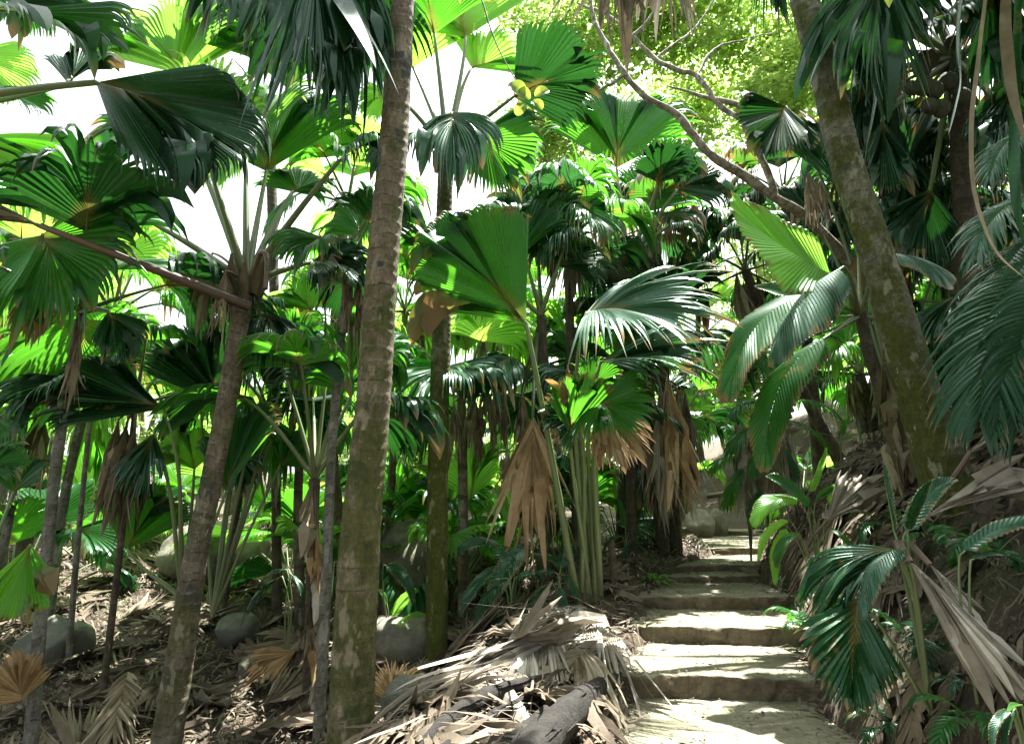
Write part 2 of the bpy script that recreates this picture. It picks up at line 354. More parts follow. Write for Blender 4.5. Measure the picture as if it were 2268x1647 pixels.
# ------------------------------------------------------------ tubes
def tube(pts, rad, seg=8, sub=1, ring=None, seed=0, flat=1.0):
    """smooth tube through pts; ring = spacing of leaf scars in metres"""
    P = np.array(pts, float); R = np.array(rad, float); rng = RS(seed)
    n = len(P)
    if sub > 1 and n > 2:                          # Catmull-Rom
        Q = np.vstack([2*P[0]-P[1], P, 2*P[-1]-P[-2]]); out = []; ro = []
        for i in range(n-1):
            for k in range(sub):
                t = k/sub; a, b, c, d = Q[i], Q[i+1], Q[i+2], Q[i+3]
                out.append(.5*((2*b)+(c-a)*t+(2*a-5*b+4*c-d)*t*t+(-a+3*b-3*c+d)*t**3)); ro.append(R[i]+(R[i+1]-R[i])*t)
        out.append(P[-1]); ro.append(R[-1]); P, R = np.array(out), np.array(ro)
    s = np.concatenate([[0], np.cumsum(np.linalg.norm(np.diff(P, axis=0), axis=1))]); Lt = s[-1]
    lfa = None
    if ring:
        st = max(ring/5, .012); m = int(Lt/st)+2; sv = np.linspace(0, Lt, m)
        P = np.stack([np.interp(sv, s, P[:, k]) for k in range(3)], 1); R = np.interp(sv, s, R)
        ed = [0.0]
        while ed[-1] < Lt+1: ed.append(ed[-1]+ring*rng.uniform(.45, 1.6))
        ed = np.array(ed); s = sv
    T = nrm(np.gradient(P, axis=0)); ref = np.array([0, -1.0, 0.05]) if abs(T[:, 1]).mean() < .8 else np.array([0, 0, 1.0])
    A = nrm(np.cross(T, ref)); B = np.cross(T, A)
    th = np.linspace(0, 2*np.pi, seg, endpoint=False)
    m = len(P)
    Rr = np.repeat(R[:, None], seg, 1)
    if ring:
        tilt = .25*ring*np.sin(th[None]*1+seed)+.10*ring*np.sin(3*th[None]+seed*2+s[:, None]*2.3)+.22*ring*snoise(th[None]*1.0*np.ones_like(s[:, None]), s[:, None]*2.1, seed)
        ph = s[:, None]+tilt; idx = np.clip(np.searchsorted(ed, ph, side='right')-1, 0, len(ed)-2)
        fr = (ph-ed[idx])/(ed[idx+1]-ed[idx]); rr = RS(seed+9).random(len(ed))[idx]
        Rr = Rr*(1+.06*(fr**3)*np.where(fr > .93, (1-fr)/.07, 1)+.02*snoise(th[None]*2, s[:, None]*3, seed)-.01)
        lfa = np.stack([rr, fr, np.repeat((s/Lt)[:, None], seg, 1)], -1).reshape(-1, 3)
    else:
        lfa = np.stack([np.zeros((m, seg)), np.repeat((s/max(Lt, 1e-6))[:, None], seg, 1), np.zeros((m, seg))], -1).reshape(-1, 3)
    V = P[:, None]+Rr[..., None]*(np.cos(th)[None, :, None]*A[:, None]+flat*np.sin(th)[None, :, None]*B[:, None])
    i = np.arange(m-1)[:, None]*seg; j = np.arange(seg)[None]; jn = (j+1) % seg
    F = np.stack([i+j, i+jn, i+seg+jn, i+seg+j], -1).reshape(-1, 4)
    return V.reshape(-1, 3), F, lfa
def join(parts):
    V, F, A, MI = [], [], [], []; o = 0
    for k, (v, f, a) in enumerate(parts):
        V.append(v); F.append(f+o); A.append(a); o += len(v)
    return np.vstack(V), np.vstack(F), np.vstack(A)

# ------------------------------------------------------------ leaf blades
G = np.array([0, 0, -1.0])
def blade(P, X, Nn, R, kind='fan', nseg=40, spread=75, costa=.25, fuse=.72, gf=.10, ga=.15, gs=1.6, cup=12, ls=.72,
          pleat=.55, rag=.3, wid=1.0, J1=4, J2=5, seed=0, lat=.45, holes=0.0):
    rng = RS(seed)
    P = np.asarray(P, float); X = nrm(X); Nn = np.asarray(Nn, float); Nn = nrm(Nn-(Nn@X)*X); Y = np.cross(Nn, X)
    K = 16; al = R*(costa if kind == 'fan' else 1.0)
    # axis
    ax = [P]; d = X.copy(); dx = [d]; dn = [Nn]; nn_ = Nn
    for k in range(K):
        d = nrm(d+G*ga*(1.0/K)*(0.5+1.5*k/K)*2); ax.append(ax[-1]+d*al/K); nn_ = nrm(nn_-(nn_@d)*d); dx.append(d); dn.append(nn_)
    ax, dx, dn = np.array(ax), np.array(dx), np.array(dn)
    q = np.linspace(-1, 1, 2*nseg+1); aq = np.abs(q)
    if kind == 'fan':
        t = (1-aq); ph = np.radians(spread)*aq**.92; L = R*(1-costa*t)*(ls+(1-ls)*(1-aq**2.2)); fz = fuse*np.ones_like(q)
        up = cup
    elif kind == 'pin':
        t = 1-aq*.88; ph = np.radians(18+(spread-18)*aq**.6); L = R*lat*(np.sin(np.pi*np.clip(.12+.80*aq, 0, 1))**.6); fz = np.full_like(q, .03)
    else:   # undivided feather-veined blade
        t = 1-aq*.93; ph = np.radians(14+(spread-14)*aq**.75); L = R*lat*(.25+.75*np.sin(np.pi*np.clip(.16+.74*aq, 0, 1))**.8); fz = np.full_like(q, fuse)
    up = cup
    tt = t*K; i0 = np.clip(tt.astype(int), 0, K-1); fr = (tt-i0)[:, None]
    C = ax[i0]*(1-fr)+ax[i0+1]*fr; DX = nrm(dx[i0]*(1-fr)+dx[i0+1]*fr); DN = nrm(dn[i0]*(1-fr)+dn[i0+1]*fr)
    sg = np.sign(q)[:, None]; cu = math.radians(up)
    D = np.cos(ph)[:, None]*DX+np.sin(ph)[:, None]*(sg*Y*math.cos(cu)+DN*math.sin(cu))
    D = D+DN*(.10*np.sin(q*5.3+seed*1.7)+.05*np.sin(q*13+seed))[:, None]*np.minimum(1, aq*4)[:, None]
    D = nrm(D); rf = L*fz
    if kind == 'fan' or kind == 'oval':
        rf = rf*(1+.05*np.sin(q*9+seed)+.03*np.sin(q*23+seed*2))
        for q0 in rng.uniform(-.95, .95, int(3+rag*9) if kind == 'fan' else 0): rf = rf*(1-rng.uniform(.2, .6)*np.exp(-((q-q0)/(1.2/nseg))**2))
    pts = [C]; dd = D; cur = C; droopv = 1+.5*np.sin(q*4+seed)
    for j in range(J1):
        dd = nrm(dd+G*(gf*droopv/J1*(0.4+1.2*j/J1))[:, None]); cur = cur+dd*(rf/J1)[:, None]; pts.append(cur)
    pts = np.array(pts); b = pts[:, 0::2]; c = pts[:, 1::2].copy()          # boundaries, centres
    l, r = b[:, :-1], b[:, 1:]
    side = r-l; hw = np.linalg.norm(side, axis=-1)/2
    dloc = nrm(np.gradient(c, axis=0)); nl = nrm(np.cross(dloc, side+1e-9)); 
    nl = np.where((nl*DN[1::2][None]).sum(-1, keepdims=True) < 0, -nl, nl)
    mid = (l+r)/2
    if kind == 'pin':
        mid = c
    c = mid+nl*(pleat*hw)[..., None]
    n = nseg
    rowsL, rowsC, rowsR = [l[j] for j in range(J1+1)], [c[j] for j in range(J1+1)], [r[j] for j in range(J1+1)]
    s0 = nrm(side[-1]); w0 = hw[-1]; dcur = nrm(dd[1::2]); cc = mid[-1]; nlast = nl[-1]
    if kind == 'pin':
        s0 = nrm(DX[1::2]-(DX[1::2]*dcur).sum(-1, keepdims=True)*dcur); s0 = s0*np.sign(q[1::2])[:, None]*-1
        nl2 = np.cross(dcur, s0); flip = np.sign((nl2*DN[1::2]).sum(-1, keepdims=True)); nlast = nl2*flip
        w0 = np.full(n, R/n*.9*wid)
    Lf = (L-rf)[1::2]*(1+rag*rng.uniform(-.8, .8, n)); Lf = np.maximum(Lf, .02*R)
    g_i = gs*(1+rag*2.2*rng.uniform(-.6, 1, n)); tw = rng.normal(0, .5, n)*rag*2.2; jit = rng.normal(0, 1, (n, 3))*rag*.16
    if kind == 'pin': g_i = gs*(1+rag*rng.uniform(-.5, .5, n)); tw *= .5
    wid_i = w0*np.where(rng.random(n) < .12*rag*4, .55, 1.0)
    for j in range(1, J2+1):
        s = j/J2
        dcur = nrm(dcur+G*(g_i/J2*(.35+1.1*s))[:, None]+jit/J2*2); cc = cc+dcur*(Lf/J2)[:, None]
        s0 = nrm(s0-(s0*dcur).sum(-1, keepdims=True)*dcur+np.cross(dcur, s0)*(tw/J2)[:, None])
        nn2 = np.cross(dcur, s0); nn2 = nn2*np.sign((nn2*nlast).sum(-1, keepdims=True)+1e-9); nlast = nn2
        wj = wid_i*((1-s)**.62 if kind != 'pin' else max(.02, math.sin(math.pi*min(1, .22+.78*s))**.8)); wj = np.maximum(wj, .0006*R)
        rowsL.append(cc-s0*wj[:, None]); rowsR.append(cc+s0*wj[:, None]); rowsC.append(cc+nn2*(pleat*wj*.8)[:, None])
    Lr, Cr, Rr = np.array(rowsL), np.array(rowsC), np.array(rowsR); m = len(Lr)
    V = np.stack([Lr, Cr, Cr, Rr], 2)                                          # m, n, 4, 3
    rad = np.concatenate([np.linspace(0, fuse if kind != 'pin' else .05, J1+1), np.linspace(fuse if kind != 'pin' else .05, 1, J2+1)[1:]])
    if kind != 'fan': rad = .3+.7*rad
    att = np.zeros((m, n, 4, 3)); att[..., 0] = rng.random(n)[None, :, None]; att[..., 1] = rad[:, None, None]; att[..., 2] = (q[1::2])[None, :, None]
    base = (np.arange(m-1)[:, None]*n+np.arange(n)[None])*4
    F = np.concatenate([np.stack([base, base+1, base+1+4*n, base+4*n], -1).reshape(-1, 4), np.stack([base+2, base+3, base+3+4*n, base+2+4*n], -1).reshape(-1, 4)])
    if holes > 0: F = F[RS(seed+3).random(len(F)) > holes]
    return V.reshape(-1, 3), F, att.reshape(-1, 3), ax
def petiole_pts(P0, hub, X, sag=.0, bow=.25):
    P0, hub, X = np.asarray(P0, float), np.asarray(hub, float), np.asarray(X, float)
    L = np.linalg.norm(hub-P0); t = np.linspace(0, 1, 9)[:, None]
    d0 = nrm(hub-P0)+np.array([0, 0, .35*bow]); c1 = P0+nrm(d0)*L*.4; c2 = hub-nrm(nrm(X)*bow+nrm(hub-P0)*(1-bow))*L*.35
    p = (1-t)**3*P0+3*(1-t)**2*t*c1+3*(1-t)*t*t*c2+t**3*hub; p[:, 2] -= (np.sin(np.pi*t)*sag*L)[:, 0]; return p
NF = [0]
def frond(parent, P0, hub, tip, mat='green', face=(0, 0, 1), pet='pet', pr=.03, bow=.25, merged=False, name=None, label=None, **kw):
    """one leaf: blade from hub towards tip, stalk from P0 to hub"""
    NF[0] += 1; hub = np.asarray(hub, float); tip = np.asarray(tip, float); R = np.linalg.norm(tip-hub)
    kw.setdefault('seed', NF[0]*7+1)
    v, f, a, ax = blade(hub, tip-hub, face, R, **kw)
    kind = kw.get('kind', 'fan'); nm = name or ('frond')
    tb = None
    if P0 is not None:
        pp = petiole_pts(P0, hub, tip-hub, 0, bow); e = 13 if kind == 'fan' else 16
        off = -nrm(np.asarray(face, float))*pr*.35
        allp = np.vstack([pp, ax[1:e:2]+off]); rr = np.concatenate([np.linspace(pr*1.25, pr*.62, len(pp)), np.linspace(pr*.5, pr*.1, len(allp)-len(pp))])
        tb = tube(allp, rr, 6)
    loc = np.array(parent.location) if parent else np.zeros(3)
    if merged and tb is not None:
        V, F, A = join([(v, f, a), tb]); mi = np.concatenate([np.zeros(len(f)), np.ones(len(tb[1]))])
        me = mesh(nm, V-loc, F, [M[mat], M[pet]], A, midx=mi); return link(nm, me, parent)
    o = link(nm, mesh(nm, v-loc, f, M[mat], a), parent)
    if label: o['label'] = label
    if tb is not None: link('stalk', mesh('stalk', tb[0]-loc, tb[1], M[pet], tb[2]), o)
    return o
def trunk(parent, pts, rad, mat, ring=.09, seg=22, seed=1):
    v, f, a = tube(pts, rad, seg, 6, ring, seed); loc = np.array(parent.location)
    o = link('trunk', mesh('trunk', v-loc, f, M[mat], a), parent); return o
def ptrunk(parent, pp, d, mat, **kw):
    """pp: (u, v, width px[, d])"""
    P = [U(p[0], p[1], p[3] if len(p) > 3 else d) for p in pp]; R = [pxm(p[2], p[0], p[1], p[3] if len(p) > 3 else d)/2 for p in pp]
    # carry the foot into the ground
    b = P[0].copy(); g = float(H(b[0], b[1]))
    if b[2] > g: dirn = (P[0]-P[1])/max(abs(P[0][2]-P[1][2]), .1); b = b+dirn*(b[2]-g+.15); P.insert(0, b); R.insert(0, R[0]*1.12)
    return trunk(parent, P, R, mat, **kw), P[-1], P
def fibre(parent, P, r, h, seed=0, n=9, mat='dead'):
    """old leaf bases hugging the top of a trunk"""
    rng = RS(seed); parts = []
    for k in range(n):
        a = k*2*math.pi/n+rng.uniform(-.2, .2); dv = np.array([math.cos(a), math.sin(a), 0])
        b = P+np.array([0, 0, -h*rng.uniform(.2, .6)]); 
        parts.append(tube([b+dv*r*.75, b+dv*r*1.15+np.array([0, 0, h*.4]), b+dv*r*rng.uniform(1.2, 1.7)+np.array([0, 0, h*rng.uniform(.7, 1.1)])], [r*.5, r*.45, r*.12], 6, 3, flat=.4))
    v, f, a_ = join(parts); a_[:, 0] = RS(seed).random(len(a_))*.0+.4
    return link('leaf_bases', mesh('leaf_bases', v-np.array(parent.location), f, M[mat], a_), parent)
def dir_(az, el): az, el = math.radians(az), math.radians(el); return np.array([math.sin(az)*math.cos(el), math.cos(az)*math.cos(el), math.sin(el)])
def crown(parent, P, n, plen, R, mats=('green',), el=(75, -5), seed=0, merged=True, skip=None, pr=.028, az0=0, **kw):
    rng = RS(seed)
    for k in range(n):
        az = az0+k*137.5+rng.uniform(-15, 15); t = (k+.5)/n; e = el[0]+(el[1]-el[0])*t+rng.uniform(-8, 8)
        if skip and skip(az % 360, e): continue
        D = dir_(az, e); pl = plen*rng.uniform(.8, 1.15)*(1 if e > 20 else .9); hub = P+D*pl+np.array([0, 0, -.12*pl*(1-t)])
        D2 = nrm(D+G*(.25+.5*t)*rng.uniform(.6, 1.3)); r_ = R*rng.uniform(.8, 1.15)
        side = np.cross(D, [0, 0, 1.0]); face = nrm(np.cross(side, D))+side*rng.uniform(-.35, .35)
        k2 = dict(nseg=30, spread=rng.uniform(55, 85), cup=rng.uniform(-5, 22), fuse=rng.uniform(.5, .72), gs=rng.uniform(.9, 2.2), gf=rng.uniform(.1, .4), rag=.35, J1=4, J2=4); k2.update(kw)
        frond(parent, P, hub, hub+D2*r_, mat=mats[int(rng.integers(len(mats)))], face=face, pr=pr, merged=merged, seed=int(rng.integers(1e6)), **k2)
def hang(parent, P0, hub, tip, mat='dead', spread=22, **kw):
    k = dict(nseg=26, costa=.35, fuse=.45, gf=.5, gs=1.2, cup=-50, rag=.7, pleat=.9, J1=4, J2=5, ls=.8, holes=.04, pet='petb', pr=.018); k.update(kw)
    return frond(parent, P0, hub, tip, mat=mat, spread=spread, **k)
FC = (0, -1, .15)     # facing the viewer
M['darkbark'] = stone_mat('rotting_stem', (.009, .008, .007), (.034, .030, .025), 9, .1)

# ============================================================ hero palms
def uvf(par, p0, hub, tip, **kw):
    g = lambda q: None if q is None else (U(*q) if len(q) == 3 and not isinstance(q, np.ndarray) else q)
    return frond(par, g(p0), g(hub), g(tip), **kw)
def uvh(par, p0, hub, tip, **kw):
    return hang(par, None if p0 is None else U(*p0), U(*hub), U(*tip), **kw)
def base_thing(name, label, cat, u, v, d, group=None):
    p = U(u, v, d); return thing(name, label, cat, group, (p[0], p[1], float(H(p[0], p[1]))))

# --- T1 the big ringed trunk nearest the viewer; its crown is above the picture
t1 = base_thing('palm_tree', 'thick ringed grey palm trunk in front, moss at its foot and dark blue-grey blotches', 'palm tree', 775, 1640, 4.5)
_, top, _ = ptrunk(t1, [(775, 1655, 102), (797, 1200, 88), (826, 900, 75), (846, 600, 70), (873, 300, 62), (893, 0, 48), (905, -200, 46)], 4.5, 'trunk', ring=.095, seg=40, seed=3)
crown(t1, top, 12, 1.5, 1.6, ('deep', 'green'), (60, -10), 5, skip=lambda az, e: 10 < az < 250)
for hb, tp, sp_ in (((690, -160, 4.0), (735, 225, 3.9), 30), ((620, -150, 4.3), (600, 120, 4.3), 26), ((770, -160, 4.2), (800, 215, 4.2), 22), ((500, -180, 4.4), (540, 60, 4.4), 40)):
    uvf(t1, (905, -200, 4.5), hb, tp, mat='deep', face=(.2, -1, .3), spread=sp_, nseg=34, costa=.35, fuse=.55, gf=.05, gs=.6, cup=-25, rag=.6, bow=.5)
# --- T2 mossy trunk with its crown in the picture
t2 = base_thing('palm_tree', 'straight green-mossed palm trunk behind the litter bank, crown of long pale stalks', 'palm tree', 965, 1510, 7.2)
_, top2, _ = ptrunk(t2, [(965, 1500, 52), (967, 1400, 49), (970, 1000, 45), (979, 700, 40), (985, 430, 34), (988, 372, 34)], 7.2, 'mossy', ring=.085, seg=30, seed=8)
fibre(t2, U(988, 350, 7.2), .12, .35, 4, 9, 'darkt'.replace('darkt', 'dead'))
C2 = (990, 335, 7.2)
A = [  # hub, tip, mat, face, spread, extra
    ((962, 75, 7.0), (930, -140, 6.6), 'green', FC, 70, {}),
    ((1032, 82, 7.4), (985, -120, 7.8), 'lime', FC, 80, {}),
    ((1044, 150, 7.6), (1165, 95, 8.0), 'lime', FC, 70, dict(ls=.8)),
    ((1137, 215, 6.8), (1325, 98, 6.4), 'deep', (.3, -.9, -.5), 58, dict(fuse=.8, gs=1.0, costa=.4)),
    ((1058, 297, 6.9), (1190, 400, 6.9), 'green', (-.2, -1, .2), 80, dict(fuse=.75, ls=.85)),
    ((915, 150, 7.5), (840, 20, 7.8), 'lime', FC, 75, {}),
    ((930, 290, 6.9), (800, 345, 6.5), 'deep', (0, -.5, 1), 70, dict(gf=.7, gs=3.0)),
    ((1000, 250, 6.6), (1010, 360, 5.9), 'blue', (0, -.5, 1), 62, dict(gf=.9, gs=3.0, fuse=.55)),
    ((860, 205, 7.0), (800, 260, 7.0), 'lime', FC, 80, {}),
    
]
for hb, tp, mt, fc, sp, ex in A: uvf(t2, C2, hb, tp, mat=mt, face=fc, spread=sp, pr=.034, nseg=38, **ex)
# --- T3 brown leaning trunk left
t3 = base_thing('palm_tree', 'leaning brown palm trunk with square bark cracks, huge arching stalks spread from its head', 'palm tree', 375, 1640, 5.6)
ptrunk(t3, [(368, 1647, 64), (400, 1450, 58), (430, 1250, 50), (465, 1080, 44), (500, 900, 42), (525, 750, 40), (540, 655, 42)], 5.6, 'brownt', ring=.075, seg=30, seed=14)
fibre(t3, U(545, 625, 5.6), .13, .42, 6, 10)
C3 = (545, 628, 5.6)
A = [
    ((432, 335, 5.9), (330, 150, 6.3), 'green', FC, 66, {}),
    ((462, 352, 5.3), (455, 120, 5.0), 'lime', FC, 62, dict(ls=.85)),
    ((545, 345, 5.8), (560, 150, 6.2), 'lime', FC, 50, {}),
    ((590, 380, 6.2), (640, 150, 6.6), 'green', FC, 60, {}),
    ((648, 425, 6.3), (720, 370, 6.6), 'green', (-.2, -1, .1), 95, dict(ls=.9)),
    ((752, 355, 5.2), (880, 245, 5.0), 'deep', (0, -.6, .8), 70, dict(gf=.4, gs=3, fuse=.6)),
    ((330, 490, 5.6), (90, 440, 5.7), 'green', (0, -.75, .6), 68, dict(gf=.5, gs=1.6)),
    ((690, 580, 5.9), (830, 555, 5.6), 'deep', (0, -.7, .7), 60, dict(gf=.5)),
]
for hb, tp, mt, fc, sp, ex in A: uvf(t3, C3, hb, tp, mat=mt, face=fc, spread=sp, pr=.036, nseg=40, **ex)
# big brown stalk sweeping left with folded blade off the edge
uvf(t3, (555, 680, 5.4), (90, 500, 4.6), (-140, 400, 4.2), mat='dead', face=(0, -1, .2), spread=26, cup=-55, pr=.042, pet='petb', bow=.05, label='folded dead brown leaf on a long brown stalk')
uvf(t3, (548, 660, 5.6), (92, 520, 5.0), (215, 665, 4.7), mat='green', face=(.1, -1, .35), spread=88, pr=.034, nseg=52, costa=.2, fuse=.68, gs=1.4, gf=.12, rag=.5, ls=.8, bow=.1)
# fruit spike
v, f, a = tube([U(560, 610, 5.4), U(578, 560, 5.2), U(592, 575, 5.15), U(588, 640, 5.1)], [.02, .025, .028, .022], 8, 8, .02, 3)
link('flower_spike', mesh('flower_spike', v-np.array(t3.location), f, M['petb'], a), t3)
for h_, t_ in (((470, 560, 5.9), (440, 700, 5.7)), ((455, 575, 6.0), (405, 655, 6.0)), ((500, 600, 5.3), (480, 720, 5.2))):
    uvh(t3, C3, h_, t_, spread=34)
uvf(t3, C3, (575, 695, 5.9), (705, 745, 5.6), mat='deep', face=(0, -.5, .9), spread=70, gf=.9, gs=3.5, fuse=.55, pr=.03)

# --- T4 leaning trunk at the right
t4 = base_thing('palm_tree', 'stout mossy palm trunk leaning out of the right bank', 'palm tree', 2110, 1095, 5.2)
_, top4, _ = ptrunk(t4, [(2108, 1100, 112), (2033, 867, 86), (1982, 696, 74), (1935, 545, 68), (1869, 341, 64), (1830, 170, 61), (1782, 0, 57), (1745, -180, 52)], 5.2, 'leant', ring=.085, seg=40, seed=21)
crown(t4, top4, 14, 1.5, 1.6, ('deep',), (60, -5), 15, skip=lambda az, e: 110 < az or az < 40)
for hb, tp, mt in (((1945, -90, 4.9), (1925, 205, 4.7), 'deep'), ((1960, -120, 5.2), (1985, 120, 5.0), 'deep'), ((1690, -160, 5.6), (1735, 60, 5.9), 'deep'), ((1400, -200, 5.4), (1270, 25, 5.2), 'dead'), ((1480, -200, 5.6), (1460, 50, 5.4), 'dead')):
    uvf(t4, (1745, -180, 5.2), hb, tp, mat=mt, face=(.2, -1, .1), spread=38, cup=-20, gs=.8, fuse=.5, rag=.5, costa=.35, label=('dry brown hanging leaf' if mt == 'dead' else None))

# --- the tall thin trunks
THIN = [
 ('slender pale trunk blotched with white lichen just beside the thick ringed trunk', [(705, 1647, 27), (722, 1300, 24), (735, 1000, 20), (760, 700, 17), (777, 590, 15)], 6.0, 'pale'),
 ('slim grey trunk at the left edge leaning right, ring marks all the way up', [(68, 1647, 29), (92, 1350, 25), (122, 1050, 22), (160, 800, 18), (180, 690, 15)], 5.4, 'pale'),
 ('very thin dry pole-like trunk right of the slim grey trunk', [(150, 1480, 13), (168, 1250, 12), (192, 1000, 10), (205, 880, 9)], 7.4, 'pale'),
 ('thin dark trunk in front of the boulders left of the brown leaning trunk', [(232, 1500, 15), (262, 1250, 14), (285, 1040, 12), (300, 900, 11)], 6.6, 'darkt'),
 ('knobbly brown trunk with clear rings and withered skirt, right of the straight mossed trunk', [(1022, 1450, 20), (1026, 1200, 22), (1024, 1000, 21), (1022, 880, 19)], 9.0, 'brownt'),
 ('dark slim trunk behind the broad-leaved seedlings, head hung with brown leaves', [(1206, 1360, 24), (1205, 1150, 23), (1207, 900, 21), (1198, 700, 20)], 8.4, 'darkt'),
 ('grey ringed trunk half hidden behind the clump of upright stalks', [(1300, 1290, 22), (1290, 1150, 22), (1284, 1000, 21), (1276, 900, 19)], 9.2, 'trunk'),
 ('dark trunk beside the stairs with pale lichen at its foot and thick dead skirt', [(1478, 1268, 27), (1465, 1180, 27), (1450, 1060, 26), (1440, 900, 24), (1436, 820, 22)], 10.4, 'darkt'),
 ('black-brown trunk wrapped in dry strips left of the white-lichened trunk', [(676, 1647, 22), (684, 1450, 22), (690, 1250, 22), (697, 1060, 24)], 6.6, 'darkt'),
 ('second dark trunk beside the stairs, close behind the skirted one', [(1500, 1200, 17), (1496, 1100, 18), (1490, 960, 18)], 12.5, 'darkt'),
]
TT = []
for i, (lb, pp, d, mt) in enumerate(THIN):
    o = base_thing('palm_tree', lb, 'palm tree', pp[0][0], pp[0][1], d)
    _, tp, _ = ptrunk(o, pp, d, mt, ring=.07, seg=16, seed=30+i); TT.append((o, tp, pp[-1], d))
def C(i): return (TT[i][2][0], TT[i][2][1], TT[i][3])
# 0: pale thin - dry fibrous head with dead leaves
crown(TT[0][0], TT[0][1], 6, .55, .75, ('green', 'deep'), (80, 0), 41, pr=.016)
for dx in (-14, 4, 20): uvh(TT[0][0], C(0), (777+dx, 590, 6.0), (772+dx*1.4, 760+dx, 6.0), spread=14, fuse=.3)
uvh(TT[0][0], C(0), (735, 565, 5.7), (712, 625, 5.5), spread=70, gs=2.5, mat='grey')
# 1: left-edge trunk
uvf(TT[1][0], C(1), (120, 640, 5.2), (40, 750, 5.0), mat='worn', face=(0, -.4, .9), spread=70, gf=.7, gs=3)
uvf(TT[1][0], C(1), (240, 690, 5.2), (300, 800, 5.4), mat='deep', face=(0, -.6, .7), spread=60, gf=.5)
crown(TT[1][0], TT[1][1], 6, .8, 1.2, ('green', 'deep'), (70, 0), 44, pr=.02)
uvh(TT[1][0], C(1), (175, 730, 5.3), (165, 880, 5.2), spread=20)
# 2, 3
crown(TT[2][0], TT[2][1], 6, .7, 1.0, ('green', 'lime'), (75, 5), 45, pr=.015)
crown(TT[3][0], TT[3][1], 5, .9, 1.0, ('green', 'deep'), (75, 10), 46, pr=.02)
for k in range(3): uvh(TT[3][0], C(3), (262+k*18, 930+k*8, 6.5), (235+k*26, 1130+k*20, 6.4), spread=18)
# 4: 1022 trunk with brown skirt
crown(TT[4][0], TT[4][1], 7, 1.0, 1.3, ('green', 'deep', 'lime'), (75, -5), 47, pr=.022)
for h, t in (((1050, 880, 8.8), (1085, 1010, 8.6)), ((1075, 850, 8.8), (1120, 960, 8.6)), ((1100, 840, 9.2), (1090, 1000, 9.1)), ((1005, 890, 8.9), (990, 1010, 8.8))): uvh(TT[4][0], C(4), h, t, spread=36, gs=2)
uvf(TT[4][0], C(4), (985, 825, 7.6), (1140, 760, 6.9), mat='blue', face=(0, -.5, 1), spread=50, gs=2.4, fuse=.66, gf=.45, rag=.35)
uvf(TT[4][0], C(4), (1135, 790, 7.8), (1000, 850, 7.2), mat='blue', face=(0, -.45, 1), spread=62, gs=2.4, fuse=.66, gf=.5, rag=.35)
# 5: 1205 trunk with coconuts above? and dead fan
A = [((1160, 560, 8.2), (1110, 420, 8.4), 'green', FC, 70, {}), ((1245, 560, 8.2), (1265, 430, 7.8), 'blue', (0, -.4, 1), 75, dict(gf=.9, gs=3.8, fuse=.4)),
     ((1235, 590, 8.4), (1330, 520, 8.8), 'deep', FC, 70, {}), ((1190, 520, 8.8), (1180, 380, 9.0), 'deep', FC, 70, {}), ((1120, 640, 8.2), (1030, 680, 8.0), 'deep', (0, -.5, 1), 65, dict(gs=3))]
for hb, tp, mt, fc, sp, ex in A: uvf(TT[5][0], C(5), hb, tp, mat=mt, face=fc, spread=sp, pr=.03, **ex)
uvf(TT[5][0], (1190, 740, 8.3), (1180, 920, 7.2), (1176, 1200, 7.0), mat='tan', face=(0, -1, .1), spread=33, cup=-30, fuse=.5, gs=.3, gf=.05, rag=.7, nseg=40, pet='petd', costa=.3, ls=.8, pleat=.8, label='great dead brown leaf hanging folded like a closed umbrella')
for h, t in (((1160, 870, 8.6), (1120, 1000, 8.6)), ((1225, 880, 8.8), (1240, 960, 8.8)), ((1150, 910, 9), (1180, 990, 8.9))): uvh(TT[5][0], C(5), h, t, spread=35)
# 6
crown(TT[6][0], TT[6][1], 7, 1.0, 1.2, ('green', 'deep'), (75, 0), 52, pr=.022)
for k in range(2): uvh(TT[6][0], C(6), (1240+40*k, 900, 9.1), (1230+60*k, 990, 9.0), spread=30, mat='grey')
# 7 skirted trunk next to stairs
crown(TT[7][0], TT[7][1], 8, 1.2, 1.5, ('green', 'deep', 'blue'), (75, 5), 53, pr=.026)
for h, t, m_ in (((1478, 830, 8.8), (1492, 1125, 8.7), 'tan'), ((1462, 850, 9.0), (1448, 1095, 8.9), 'grey'), ((1500, 860, 9.4), (1522, 1100, 9.3), 'tan'), ((1430, 880, 9.9), (1410, 1060, 9.8), 'grey')):
    uvh(TT[7][0], C(7), h, t, mat=m_, spread=21, nseg=34, fuse=.5, gs=.2, gf=.05)
for k in range(9):
    h = (1428+k*11, 850+(k*37) % 40, 10.2-(k % 3)*.2); uvh(TT[7][0], C(7), h, (h[0]-12+k*6, 1075+(k*53) % 60, 10.1-(k % 3)*.3), spread=17, mat=('dead', 'grey', 'dead')[k % 3], gs=.5, gf=.1)
for k in range(3): uvh(TT[7][0], C(7), (1400+k*14, 930, 10.0), (1370+k*16, 1120+k*10, 9.8), spread=18, mat='blue', gs=.5)
# 8 dry strips
for k in range(6):
    uvh(TT[8][0], C(8), (690+(k % 3)*8, 1065+k*70, 6.5), (683+(k*31) % 34, 1230+k*72, 6.35), spread=9, mat=('dead', 'orange', 'grey')[k % 3], gs=.3, gf=.05, fuse=.7)
crown(TT[8][0], TT[8][1], 9, 1.35, 1.0, ('green', 'deep', 'green'), (82, 40), 55, pr=.024)
crown(TT[9][0], TT[9][1], 6, 1.1, 1.2, ('deep', 'green'), (75, 0), 56, pr=.022)
for k in range(4): uvh(TT[9][0], C(9), (1478+k*14, 960, 12.3), (1476+k*18, 1090+k*9, 12.2), spread=18, mat='grey', gs=.5)

